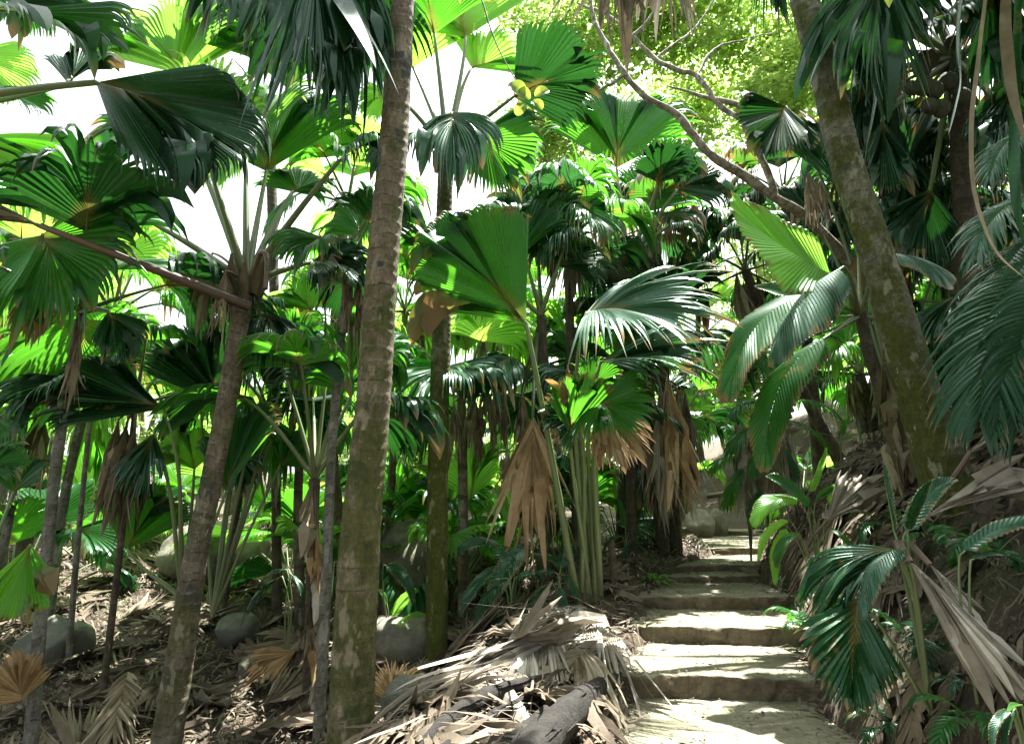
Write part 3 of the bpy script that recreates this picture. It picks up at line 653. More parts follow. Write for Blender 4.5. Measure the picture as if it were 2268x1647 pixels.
# --- trunkless clump of stalks in the centre with the great fans
cl = base_thing('fan_palm', 'trunkless fan palm in the middle, thick upright green stalks carrying the great folded fan', 'fan palm', 1310, 1325, 7.4)
B = lambda dx: (1308+dx*2.0, 1335, 7.4+dx*.012)
uvf(cl, B(-14), (1165, 715, 6.1), (968, 450, 5.7), mat='green', face=(.2, -1, .1), spread=43, pr=.038, nseg=72, costa=.42, fuse=.86, gs=4.5, gf=.05, ls=.86, cup=-8, rag=.25, bow=.04, label='great wedge shaped fan with drooping white edged tips')
uvf(cl, B(-4), (1300, 690, 6.5), (1610, 625, 5.6), mat='blue', face=(-.1, -.75, .75), spread=80, pr=.03, nseg=52, fuse=.50, costa=.32, gf=.22, gs=.6, ls=.75, rag=.3, wid=.8)
uvf(cl, B(4), (1330, 800, 6.8), (1565, 745, 6.2), mat='blue', face=(-.1, -.7, .8), spread=42, pr=.03, nseg=36, fuse=.6, gf=.1, gs=.4)
uvf(cl, B(10), (1322, 888, 6.6), (1438, 935, 6.1), mat='green', face=(0, -1, .4), spread=82, pr=.040, nseg=40, fuse=.62, gf=.1, gs=.6, ls=.85, bow=.1)
uvf(cl, B(-10), (1284, 935, 6.8), (1205, 865, 6.4), mat='blue', face=(.1, -1, .3), spread=72, pr=.028, nseg=36, fuse=.85, gs=.6, gf=.05, ls=.9)
uvf(cl, B(0), (1262, 960, 6.6), (1278, 810, 6.2), mat='green', face=(.5, -1, 0), spread=42, pr=.028, nseg=34, fuse=.86, gs=.6, gf=.0, ls=.9)
uvf(cl, B(6), (1330, 905, 6.9), (1415, 1035, 6.7), mat='tan', face=(0, -1, .2), spread=50, pr=.02, nseg=36, fuse=.66, gs=.4, label='browned fan under the green one')
uvf(cl, B(6), (1300, 860, 7.0), (1370, 800, 7.0), mat='green', face=FC, spread=75, pr=.03)
uvf(cl, B(-6), (1250, 960, 7.1), (1215, 935, 7.0), mat='dead', face=FC, spread=80, pr=.02)
# --- coconut bearing palm behind
cp = base_thing('coconut_palm', 'palm with large dark nuts under its leaf stalks, behind the shiny fans', 'palm tree', 1395, 1240, 9.8)
ptrunk(cp, [(1400, 1240, 24), (1398, 1000, 24), (1396, 800, 25), (1392, 600, 26)], 9.8, 'darkt', ring=.08, seg=18, seed=60)
CC = (1392, 590, 9.8)
def nut(parent, P, r, seed):
    rng = RS(seed); th = np.linspace(0, np.pi, 12); ph = np.linspace(0, 2*np.pi, 16, endpoint=False)
    T, Pp = np.meshgrid(th, ph, indexing='ij'); lob = 1+.12*np.abs(np.cos(Pp+seed))*np.sin(T)
    V = np.stack([np.sin(T)*np.cos(Pp)*lob, np.sin(T)*np.sin(Pp)*lob*.85, -np.cos(T)*1.25], -1)*r
    a = rng.uniform(-.5, .5); R_ = np.array([[math.cos(a), 0, math.sin(a)], [0, 1, 0], [-math.sin(a), 0, math.cos(a)]])
    V = V.reshape(-1, 3)@R_.T+P-np.array(parent.location); n = 16
    i = np.arange(11)[:, None]*n; j = np.arange(n)[None]; jn = (j+1) % n
    F = np.stack([i+j, i+jn, i+n+jn, i+n+j], -1).reshape(-1, 4)
    return link('coconut', mesh('coconut', V, F, M['coconut']), parent)
for k, (u_, v_, r_) in enumerate([(1385, 572, .11), (1408, 574, .10), (1368, 590, .12), (1372, 612, .15), (1430, 588, .09), (1356, 606, .09), (1412, 600, .11), (1392, 618, .10), (1440, 580, .07), (1425, 610, .09)]): nut(cp, U(u_, v_, 9.4), r_, k)
A = [((1458, 405, 9.4), (1475, 290, 9.0), 'deep', FC, 70, {}), ((1366, 372, 9.8), (1370, 165, 10.2), 'green', FC, 58, dict(nseg=60)), ((1250, 568, 9.0), (1130, 520, 8.7), 'deep', (0, -.5, 1), 60, {}),
     ((1500, 420, 9.8), (1600, 350, 10), 'deep', FC, 72, dict(gs=3)), ((1480, 500, 9.4), (1580, 480, 9.0), 'blue', (0, -.4, 1), 70, dict(gf=.7, gs=3)), ((1310, 470, 10), (1240, 380, 10), 'deep', FC, 70, dict(gs=3)), ((1430, 470, 10.4), (1450, 350, 10.8), 'green', FC, 70, {})]
for hb, tp, mt, fc, sp, ex in A: uvf(cp, CC, hb, tp, mat=mt, face=fc, spread=sp, pr=.042, **ex)
# --- palm at the top right with nuts
tr = base_thing('coconut_palm', 'palm high at the right with grey stalks and dark nuts against bright foliage', 'palm tree', 2120, 700, 6.8)
ptrunk(tr, [(2150, 800, 50), (2138, 500, 44), (2125, 250, 42), (2115, 140, 46)], 6.8, 'darkt', ring=.08, seg=20, seed=63)
for k, (u_, v_, r_) in enumerate([(2048, 135, .11), (2062, 128, .10), (2042, 152, .10), (2045, 190, .11), (2070, 200, .1), (2060, 235, .09), (2110, 95, .09), (2085, 240, .1), (2100, 180, .1), (2020, 195, .08), (2130, 215, .1)]): nut(tr, U(u_, v_, 6.3), r_, k+20)
A = [((1960, 20, 6.6), (1880, -60, 6.6), 'deep', FC, 60, {}), ((2040, -60, 6.6), (2010, -220, 6.6), 'deep', FC, 60, {}), ((1925, 175, 6.7), (1840, 330, 7), 'deep', (.5, -.9, .2), 42, dict(gs=.6)), ((1955, 265, 6.6), (1960, 430, 6.6), 'deep', FC, 34, dict(gs=.5, fuse=.8)),
     ((2240, 60, 6), (2330, 130, 5.8), 'deep', FC, 70, {}), ((2210, 230, 6.2), (2290, 420, 6.0), 'deep', FC, 50, {}), ((1890, 110, 6.9), (1800, 130, 7), 'deep', (0, -.6, .8), 50, {}), ((2060, 420, 6.9), (2000, 600, 7), 'deep', FC, 45, {}), ((2060, -10, 6.2), (2150, -150, 6), 'deep', FC, 60, {})]
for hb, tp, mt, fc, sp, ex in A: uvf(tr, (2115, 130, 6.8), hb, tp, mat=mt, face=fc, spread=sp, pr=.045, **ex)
crown(tr, U(2115, 130, 6.8), 12, .9, 1.3, ('deep', 'deep', 'worn'), (75, -20), 71, pr=.03)
for hb, tp in (((1960, 60, 7.4), (1925, 230, 7.4)), ((2200, -60, 6.0), (2160, 210, 6.0)), ((1890, 30, 6.6), (1925, 200, 6.5)), ((2010, 330, 7.4), (1985, 520, 7.4)), ((2190, 300, 7), (2120, 430, 7)), ((2240, 180, 6.2), (2200, 420, 6.2))):
    uvf(tr, (2115, 130, 6.8), hb, tp, mat='deep', face=(.1, -1, .1), spread=38, fuse=.6, gs=.8, rag=.5, pr=.03)
# --- upright fans behind the leaning trunk
rb = base_thing('fan_palm', 'fan palm with upright folded green blades just behind the leaning trunk', 'fan palm', 1990, 900, 7.4)
for hb, tp, mt, sp in (((1985, 450, 7.4), (1925, 190, 7.2), 'blue', 26), ((1990, 440, 7.8), (2020, 210, 7.8), 'deep', 30), ((1860, 420, 7.6), (1800, 250, 7.8), 'blue', 40), ((2080, 560, 7.8), (2130, 400, 7.8), 'green', 45), ((1740, 235, 7.8), (1680, 320, 7.3), 'deep', 50), ((1800, 470, 7.9), (1740, 400, 8.1), 'deep', 60)):
    uvf(rb, (1985, 900, 7.4), hb, tp, mat=mt, face=FC, spread=sp, pr=.028, fuse=.85, gs=.6, gf=.03)
for hb, tp in (((1790, 380, 7.6), (1800, 480, 7.5)), ((1815, 400, 7.6), (1835, 490, 7.5))): uvh(rb, None, hb, tp, spread=26)

# ============================================================ mid-distance palms whose crowns fill the picture
MID = [  # label, crown (u, v, d), trunk px, mats, n, R, stalk, trunk material
 ('palm with drooping pale-tipped fans over the crooked grey branches', (1452, 500, 10.6), 22, ('worn', 'green', 'blue'), 12, 1.05, .7, 'darkt'),
 ('palm with dark hanging fans left of the leaning trunk, under the crooked branches', (1735, 430, 11.0), 22, ('deep', 'worn'), 12, 1.1, .8, 'darkt'),
 ('palm of long white-glinting drooping leaf tips right of the mossed trunk', (1262, 520, 9.2), 20, ('blue', 'green', 'blue'), 13, 1.15, .7, 'darkt'),
 ('palm right behind the thick ringed trunk, fans drooping to both sides', (770, 450, 8.8), 18, ('green', 'lime', 'worn'), 10, 1.15, .8, 'trunk'),
 ('palm in the gap between the thick ringed and the mossed trunk, crown at mid height', (898, 690, 10.0), 16, ('lime', 'green', 'lime'), 9, .95, .7, 'brownt'),
 ('palm above the slim grey trunk with dark dishevelled crown', (250, 700, 8.0), 18, ('green', 'lime', 'worn'), 11, 1.1, .8, 'pale'),
 ('palm at the far left edge with ragged green crown', (40, 640, 8.6), 18, ('green', 'lime', 'worn'), 11, 1.2, .8, 'pale'),
 ('palm low at the left edge with dark fans over the litter slope', (60, 900, 7.8), 16, ('green', 'lime'), 10, 1.0, .8, 'pale'),
 ('palm with small dark crown between the mossed trunk and the great folded fan', (1080, 700, 11.0), 16, ('lime', 'green', 'lime'), 10, 1.2, .9, 'brownt'),
 ('palm right of the leaning trunk with upright dark blades', (1990, 500, 9.0), 26, ('deep', 'blue', 'deep'), 12, 1.4, 1.0, 'darkt'),
 ('nut-bearing palm leaning over the stairs between the shiny fans and the glowing broad leaf', (1650, 600, 10.6), 22, ('deep', 'worn', 'deep'), 12, 1.15, .8, 'darkt'),
 ('palm at the upper right edge with shadowy crown', (2190, 480, 8.4), 30, ('deep', 'deep', 'worn'), 13, 1.4, .9, 'darkt'),
 ('palm on the slope right of the clearing under the broad grey leaves', (1905, 830, 12.0), 22, ('deep', 'green'), 10, 1.0, .8, 'darkt'),
 ('palm on the bank close right of the leaning trunk', (2170, 690, 7.0), 34, ('deep', 'worn'), 11, 1.2, .8, 'darkt'),
 ('palm left of centre with yellow-green blades over the black-brown trunk', (690, 760, 8.8), 18, ('green', 'lime', 'lime'), 10, 1.1, .9, 'brownt'),
 ('palm between the brown leaning trunk and the black-brown trunk, low dark crown', (590, 900, 8.6), 16, ('green', 'lime', 'deep'), 10, 1.0, .9, 'darkt'),
 ('palm with mid-height crown left of the stairs behind the skirted trunk', (1370, 760, 11.5), 20, ('lime', 'blue', 'green'), 11, 1.2, .9, 'darkt'),
]
for i, (lb, c_, w_, mt, n_, R_, pl_, tm) in enumerate(MID):
    P = U(*c_); g = float(H(P[0], P[1])); r_ = pxm(w_, *c_)/2; j = RS(i).normal(0, .12, 4)
    if 'nut-bearing' in lb: j[0] = .75
    o = thing('palm_tree', lb, 'palm tree', 'palms of the middle distance', (P[0]+j[0]*2, P[1], g))
    if 'nut-bearing' in lb:
        for k, (u_, v_, q_) in enumerate([(1640, 600, .11), (1662, 592, .12), (1685, 600, .1), (1650, 622, .09), (1700, 585, .09), (1672, 615, .1)]): nut(o, U(u_, v_, 10.2), q_, k+50)
    g = float(H(P[0]+j[0]*2, P[1])); o.location = (P[0]+j[0]*2, P[1], g)
    trunk(o, [np.array([P[0]+j[0]*2, P[1], g-.2]), np.array([P[0]+j[0]+j[1], P[1], (g+P[2])/2]), P], [r_*1.2, r_, r_*.85], tm, ring=.08, seg=14, seed=120+i)
    crown(o, P, n_, pl_, R_, mt, (85, -25), 200+i, pr=.024, gs=RS(i).uniform(2.0, 4.0), gf=.35, fuse=.55, nseg=34, rag=.4)
    rg = RS(500+i)
    for k in range(4):
        a = rg.uniform(0, 6.28); hb = P+np.array([math.cos(a)*.22, math.sin(a)*.22, -.05]); frond(o, None, hb, hb+np.array([math.cos(a)*.2, math.sin(a)*.2, -rg.uniform(.8, 1.3)]), mat=('dead', 'grey')[k % 2], face=(math.cos(a), math.sin(a), .2), spread=22, nseg=22, fuse=.4, J1=3, J2=4, gs=.7, rag=.7, cup=-40, pleat=.9)
# unseen palms added beside and behind the viewer so their crowns shade the path
for i, (x, y, h, lb) in enumerate([(3.9, 1.2, 6.0, 'right of the viewpoint'), (-3.2, -.6, 5.6, 'left of the viewpoint'), (.6, -2.2, 6.5, 'behind the viewpoint'), (5.2, 3.0, 7.5, 'up the bank right of the viewpoint')]):
    o = thing('palm_tree', 'tall dark unseen palm added to shade the path, '+lb, 'palm tree', 'unseen palms added for shade', (x, y, float(H(x, y))))
    P = np.array([x, y, h]); trunk(o, [np.array([x, y, float(H(x, y))-.2]), np.array([x+.1, y, h/2]), P], [.16, .13, .11], 'mossy', ring=.09, seg=16, seed=160+i)
    crown(o, P, 13, 1.4, 1.7, ('deep', 'green'), (50, -5), 260+i, pr=.03, skip=(lambda az, e: (az < 50 or az > 310) and e < 20))

# --- broad undivided leaves palm right of centre
br = base_thing('broadleaf_palm', 'palm with broad undivided pleated leaves, one glowing bright green, left of the leaning trunk', 'palm tree', 1985, 1010, 6.6)
ptrunk(br, [(1990, 1010, 40), (1965, 900, 32), (1925, 780, 26), (1905, 690, 24)], 6.6, 'darkt', ring=.08, seg=14, seed=70)
OV = dict(kind='oval', nseg=56, fuse=.95, pleat=.30, rag=.2, J1=5, J2=2, gs=.5)
A = [((1850, 612, 6.0), (1690, 535, 5.6), 'lime', (.2, -1, .35), dict(spread=66, lat=.72, cup=5, ga=-.1, gf=.0), 'broad glowing bright green leaf'),
     ((1800, 650, 6.3), (1555, 690, 5.6), 'green', (0, -.5, 1), dict(spread=50, lat=.30, gf=.4, ga=.5, cup=-10), None),
     ((1870, 590, 5.9), (1690, 670, 5.4), 'blue', (0, -.25, 1), dict(spread=66, lat=.42, gf=1.4, ga=.3, cup=-20), 'shiny grey green leaf folded down along its rib'),
     ((1960, 560, 6.0), (2110, 560, 5.6), 'blue', (-.1, -.7, .8), dict(spread=62, lat=.5, gf=.8, ga=.5, cup=-10), None),
     ((1840, 740, 6.3), (1590, 850, 5.8), 'green', (0, -.5, 1), dict(spread=52, lat=.27, gf=.5, ga=.7, cup=-18), None),
     ((1860, 700, 6.9), (1710, 620, 7.0), 'green', (0, -.6, .8), dict(spread=55, lat=.3, gf=.3), None),
     ((1840, 730, 7.0), (1690, 760, 7.0), 'deep', (0, -.3, 1), dict(spread=50, lat=.25, gf=.3, ga=.5), None),
     ((2000, 720, 6.4), (2100, 860, 6.2), 'deep', (0, -.5, .8), dict(spread=50, lat=.25, gf=.4, ga=.5), None),
     ((1900, 560, 7.2), (1890, 420, 7.5), 'deep', FC, dict(spread=55, lat=.3), None)]
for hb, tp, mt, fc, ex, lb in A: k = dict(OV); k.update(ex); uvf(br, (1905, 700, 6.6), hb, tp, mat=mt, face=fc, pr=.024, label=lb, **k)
for k in range(3): uvh(br, None, (1958+k*9, 760+k*50, 6.4), (1966+k*12, 980+k*45, 6.3), spread=12, fuse=.8)

# --- feather-leaved palm hanging in from the right edge
PIN = dict(kind='pin', nseg=64, spread=62, lat=.34, gf=.1, gs=1.0, ga=.6, pleat=.3, rag=.25, J1=1, J2=4, cup=8, wid=.85)
fr = thing('feather_palm', 'feather-leaved palm reaching in over the bank from the right edge, narrow drooping leaflets', 'palm tree', None, tuple(U(2420, 800, 4.4)*np.array([1, 1, 0])+np.array([0, 0, float(H(*U(2420, 800, 4.4)[:2]))])))
ptrunk(fr, [(2420, 800, 60), (2400, 500, 55)], 4.4, 'darkt', seed=77)
for hb, tp, fc in (((2310, 545, 4.2), (2030, 790, 3.9), (0, -.55, .9)), ((2330, 500, 4.4), (2060, 640, 4.2), (0, -.4, 1)), ((2330, 560, 4.0), (2150, 860, 3.8), (0, -.8, .6)), ((2350, 420, 4.4), (2080, 430, 4.3), (0, -.5, 1)), ((2340, 640, 4.5), (2240, 900, 4.4), (0, -.8, .5)), ((2340, 260, 4.6), (2120, 300, 4.6), (0, -.6, 1))):
    uvf(fr, (2400, 480, 4.4), hb, tp, mat='deep' if hb[1] > 500 else 'blue', face=fc, pr=.02, **PIN)
# long strap leaves hanging in at the right edge
st = thing('strap_leaves', 'long pale twisted strap leaves dangling at the right edge', 'hanging leaves', None, tuple(U(2230, -150, 3.0)))
def strap(par, pts, w, mat, seed=0, name='strap_leaf'):
    P = np.array([U(*p) for p in pts]); t = np.linspace(0, 1, len(P)); s = np.linspace(0, 1, 24)
    P = np.stack([np.interp(s, t, P[:, k]) for k in range(3)], 1)
    for _ in range(3): P[1:-1] = (P[:-2]+2*P[1:-1]+P[2:])/4
    T = nrm(np.gradient(P, axis=0)); W = w*np.sin(np.pi*np.clip(s*.93+.07, 0, 1))**.7; a = .5+seed+2.2*s
    S = nrm(np.cross(T, [0, -1, 0])); B_ = np.cross(T, S); D = S*np.cos(a*.55)[:, None]+B_*np.sin(a*.55)[:, None]; Nn = np.cross(T, D)
    V = np.stack([P-D*W[:, None], P+Nn*W[:, None]*.25, P+D*W[:, None]], 1).reshape(-1, 3)
    i = np.arange(23)*3; F = np.concatenate([np.stack([i, i+1, i+4, i+3], 1), np.stack([i+1, i+2, i+5, i+4], 1)])
    A_ = np.zeros((len(V), 3)); A_[:, 0] = .5; A_[:, 1] = .5
    return link(name, mesh(name, V-np.array(par.location), F, M[mat], A_), par)
strap(st, [(2235, -160, 3), (2225, 60, 3), (2240, 200, 2.95), (2275, 330, 2.9)], .030, 'dead', 0)
strap(st, [(2200, -160, 3.1), (2165, 150, 3.1), (2150, 260, 3.1), (2152, 420, 3.05), (2200, 560, 3.0), (2275, 620, 2.9)], .016, 'dead', 1)
strap(st, [(2260, -160, 3), (2245, 350, 3), (2250, 450, 3), (2272, 560, 3)], .028, 'deep', .4)
strap(st, [(2150, -160, 3.2), (2120, 60, 3.2), (2128, 190, 3.2), (2100, 300, 3.2)], .03, 'deep', 2)

# --- top left foliage masses (fronds of a palm standing left of the frame)
lp = thing('palm_tree', 'palm just outside the left edge whose big dark fronds reach across the sky', 'palm tree', None, tuple(U(-420, 700, 4.2)*np.array([1, 1, 0])+np.array([0, 0, -.6])))
ptrunk(lp, [(-430, 900, 90), (-400, 300, 80)], 4.2, 'brownt', seed=80)
LC = (-400, 290, 4.2)
A = [((212, 183, 4.2), (620, 275, 4.3), 'deep', (0, -.9, .45), 50, dict(nseg=64, costa=.4, fuse=.82, gs=3.2, gf=.06, rag=.28, ls=.7, cup=-6, pr=.04)),
     ((150, 185, 4.5), (215, 90, 4.7), 'deep', FC, 44, dict(fuse=.8)),
     ((-60, 20, 3.6), (330, 15, 3.7), 'green', (0, -.8, .6), 48, dict(nseg=44, costa=.4, gs=1.6, gf=.15, fuse=.7, rag=.4)),
     ((-30, 190, 5.2), (140, 215, 5.4), 'green', (0, -.7, .7), 62, dict(gs=1.5, gf=.3)),
     ((-60, 120, 6.2), (90, 200, 6.4), 'lime', (0, -.9, .4), 80, dict(gs=1.5, gf=.3)),
     ((-60, 300, 4.8), (140, 420, 4.8), 'lime', (0, -.7, .7), 65, dict(gs=2, gf=.3)), ((30, -60, 5.0), (110, 90, 5.2), 'green', (0, -.8, .6), 60, dict(gs=2, gf=.2))]
for hb, tp, mt, fc, sp, ex in A: uvf(lp, LC, hb, tp, mat=mt, face=fc, spread=sp, **ex)
# --- palm crown behind T1 / top: green and dry fronds
bp = base_thing('palm_tree', 'palm behind the brown leaning trunk, yellow-green blades filling the top of its crown', 'palm tree', 610, 1150, 9.0)
ptrunk(bp, [(612, 1150, 20), (608, 700, 20), (600, 330, 22)], 9.0, 'darkt', seed=84)
A = [((400, 165, 8.0), (330, 0, 8.2), 'lime', FC, 60, {}), ((410, 170, 8.4), (470, -20, 8.6), 'lime', FC, 60, {}), ((640, 200, 8.6), (660, 10, 8.8), 'green', FC, 50, {}), ((560, 130, 8.4), (560, -60, 8.5), 'green', FC, 70, {}), ((690, 330, 8.6), (800, 250, 8.5), 'green', FC, 60, {}), ((520, 330, 8.6), (420, 400, 8.5), 'lime', FC, 70, {}), ((770, 160, 8.6), (800, 40, 8.6), 'green', FC, 60, {})]
for hb, tp, mt, fc, sp, ex in A: uvf(bp, (600, 330, 9.0), hb, tp, mat=mt, face=fc, spread=sp, nseg=44, pr=.03, gs=1.2, **ex)

# --- left mid-ground: dark folded fans
lm = base_thing('fan_palm', 'young fan palm with dark inward folded fans left of the brown leaning trunk', 'fan palm', 405, 1330, 6.6)
A = [((362, 905, 5.9), (110, 800, 5.4), 'deep', (.2, -.75, .65), 40, dict(nseg=44, fuse=.84, gs=1.6, gf=.0, ls=.9, cup=-12)),
     ((340, 960, 6.2), (290, 1120, 6.1), 'deep', (0, -.8, .5), 44, dict(fuse=.45, gs=.6)),
     ((478, 890, 6.6), (460, 700, 6.5), 'deep', FC, 58, dict(nseg=44, fuse=.85, gs=.3, gf=0, ls=.9)),
     ((283, 1215, 6.8), (345, 1060, 6.7), 'green', (.3, -1, .1), 46, dict(nseg=44, fuse=.93, gs=.3, gf=0, ls=.92)),
     ((395, 920, 7.4), (400, 860, 7.4), 'lime', FC, 80, dict(fuse=.93)),
     ((500, 1090, 6.6), (560, 880, 6.9), 'green', (-.4, -1, 0), 42, dict(fuse=.85)),
     ((430, 1040, 7.2), (420, 940, 7.4), 'lime', (.4, -.8, .2), 55, dict(fuse=.93))]
for hb, tp, mt, fc, sp, ex in A: uvf(lm, (405, 1330, 6.6), hb, tp, mat=mt, face=fc, spread=sp, pr=.024, **ex)
lm2 = base_thing('fan_palm', 'fan palm with long straight stalks fanning up from the litter beside the black-brown trunk', 'fan palm', 470, 1360, 7.0)
for hb, tp, mt in (((560, 770, 7.4), (600, 660, 7.6), 'deep'), ((640, 800, 7.2), (680, 680, 7.2), 'green'), ((585, 850, 7.0), (640, 780, 6.9), 'deep'), ((520, 1000, 7.2), (570, 1080, 7.1), 'blue'), ((440, 860, 7.6), (400, 790, 7.7), 'lime'), ((690, 690, 7.9), (650, 600, 8.0), 'lime'), ((620, 1030, 7.2), (690, 960, 7.3), 'green')):
    uvf(lm2, (470, 1365, 7.0), hb, tp, mat=mt, face=FC, spread=60, pr=.02, bow=.1)
le = thing('fan_palm', 'young fan palm at the left edge with pale green pleated fan hanging to the litter', 'fan palm', None, tuple(U(-140, 1600, 4.6)*np.array([1, 1, 0])+np.array([0, 0, -.6])))
uvf(le, (-150, 1600, 4.6), (68, 1205, 4.6), (30, 1372, 4.4), mat='lime', face=(.1, -1, .15), spread=40, fuse=.93, gs=.3, gf=0, ls=.95, nseg=40, pr=.016)
uvf(le, (-150, 1600, 4.6), (-30, 1040, 4.8), (60, 980, 4.9), mat='green', face=FC, spread=70, pr=.02)
uvf(le, (-150, 1600, 4.6), (10, 560, 5.6), (20, 730, 5.5), mat='lime', face=FC, spread=60, pr=.02)
uvf(le, (-150, 1600, 4.6), (30, 1090, 5.4), (70, 1000, 5.5), mat='green', face=FC, spread=66, pr=.02, fuse=.9)

# ============================================================ rosette plants
def rosette(name, label, cat, base, leaves, kind='oval', pr=.010, group=None, **kw):
    p = U(*base); g = float(H(p[0], p[1])); p[2] = min(p[2], g+.03) if abs(p[2]-g) < .6 else g
    o = thing(name, label, cat, group, tuple(p)); base_ = p
    for hb, tp, mt, fc, ex in leaves:
        k = dict(kind=kind, fuse=.94, nseg=40, J1=5, J2=2, pleat=.22, lat=.3, spread=48, ga=.3, gf=.3, rag=.2) if kind == 'oval' else dict(PIN, nseg=26)
        k.update(kw); k.update(ex); frond(o, base_, U(*hb), U(*tp), mat=mt, face=fc, pr=pr, **k)
    return o
UPF = (0, -.4, 1)
rosette('palm_seedling', 'foreground bank seedling with dark blue-green leaves, one big split leaf hanging over the step edge', 'palm plant', (2050, 1480, 3.9), [
    ((1898, 1320, 3.9), (1868, 1560, 3.6), 'deep', (-.2, -1, .3), dict(kind='fan', nseg=26, spread=44, costa=.75, fuse=.7, gf=.02, gs=.2, ls=.7, cup=-8, pleat=.5)),
    ((1985, 1215, 3.9), (1690, 1225, 4.1), 'deep', (0, -.55, 1), dict(kind='fan', nseg=26, spread=24, costa=.5, fuse=.45, gf=.4, gs=.8, ga=.5, ls=.75)),
    ((1985, 1225, 3.9), (1790, 1280, 3.9), 'deep', (0, -.5, 1), dict(kind='fan', nseg=20, spread=22, costa=.5, fuse=.5, gf=.3, gs=.6)),
    ((2005, 1215, 3.8), (1875, 1215, 3.5), 'blue', (0, -.3, 1), dict(lat=.24, gf=1.0, cup=-15, ga=.6)),
    ((1985, 1190, 4.0), (1955, 1035, 4.1), 'blue', (.6, -.7, 0), dict(lat=.16, cup=30, ga=0)),
    ((2000, 1190, 4.0), (2078, 1018, 4.2), 'blue', (-.4, -.7, .2), dict(lat=.16, cup=30, ga=.3)),
    ((2010, 1180, 3.9), (2045, 1060, 3.7), 'deep', (-.7, -.7, .2), dict(lat=.14, cup=30, ga=.2))], pr=.012)
rosette('palm_seedling', 'seedling at the right edge of the bank with one long arching leaf', 'palm plant', (2130, 1330, 3.6), [
    ((2125, 1230, 3.6), (2290, 1070, 3.5), 'blue', (-.5, -.6, .6), dict(lat=.14, cup=20, ga=.5)), ((2150, 1240, 3.7), (2240, 1190, 3.9), 'deep', UPF, dict(lat=.12))])
rosette('palm_seedling', 'small seedling low in the bottom right corner beside the dark soil', 'palm plant', (2262, 1620, 3.0), [
    ((2240, 1570, 3.0), (2165, 1585, 2.9), 'blue', UPF, dict(lat=.14, ga=.8)), ((2248, 1568, 3.0), (2200, 1630, 2.9), 'deep', UPF, dict(lat=.12, ga=.6)), ((2262, 1560, 3.0), (2232, 1552, 2.95), 'lime', UPF, dict(lat=.2))])
rosette('palm_seedling', 'sunlit young palm with pale pleated leaves growing on the bank right of the stairs', 'palm plant', (1812, 1240, 6.6), [
    ((1775, 1105, 6.6), (1668, 1080, 6.4), 'lime', (.1, -.7, .8), dict(lat=.34, ga=.5, cup=-10)), ((1800, 1130, 6.5), (1730, 1045, 6.6), 'green', (.1, -.8, .6), dict(lat=.3, ga=.3)), ((1770, 1180, 6.4), (1700, 1190, 6.2), 'green', UPF, dict(lat=.26, ga=.7)), ((1835, 1170, 6.5), (1905, 1190, 6.2), 'green', UPF, dict(lat=.26, ga=.7)),
    ((1790, 1095, 6.6), (1825, 1000, 6.6), 'lime', (.5, -.8, .2), dict(lat=.18, cup=30, ga=0)),
    ((1750, 1150, 6.6), (1655, 1165, 6.3), 'lime', UPF, dict(lat=.14, ga=.6)), ((1745, 1165, 6.5), (1690, 1240, 6.2), 'lime', UPF, dict(lat=.2, ga=.7, gf=.7)),
    ((1805, 1110, 6.7), (1850, 1060, 6.6), 'green', FC, dict(lat=.2)), ((1815, 1150, 6.7), (1900, 1100, 6.8), 'grey', (0, -.6, .8), dict(lat=.2)), ((1830, 1120, 6.8), (1880, 1040, 7.0), 'lime', FC, dict(lat=.16))], pr=.008)
rosette('palm_seedling', 'broad dark leaved young palm below the hanging brown leaf in the centre', 'palm plant', (1135, 1340, 7.6), [
    ((1115, 1210, 7.4), (1030, 1170, 7.2), 'deep', (0, -.6, .9), dict(lat=.30, ga=.5)),
    ((1140, 1180, 7.6), (1105, 1085, 7.7), 'lime', (.2, -1, .2), dict(lat=.2, ga=0)), ((1150, 1190, 7.6), (1188, 1130, 7.6), 'green', FC, dict(lat=.28)),
    ((1120, 1250, 7.2), (1000, 1290, 7.0), 'blue', UPF, dict(lat=.3, ga=.6)), ((1175, 1200, 7.3), (1080, 1275, 6.9), 'blue', UPF, dict(lat=.38, ga=.4)), ((1160, 1230, 7.5), (1245, 1215, 7.4), 'green', UPF, dict(lat=.28, ga=.5))])
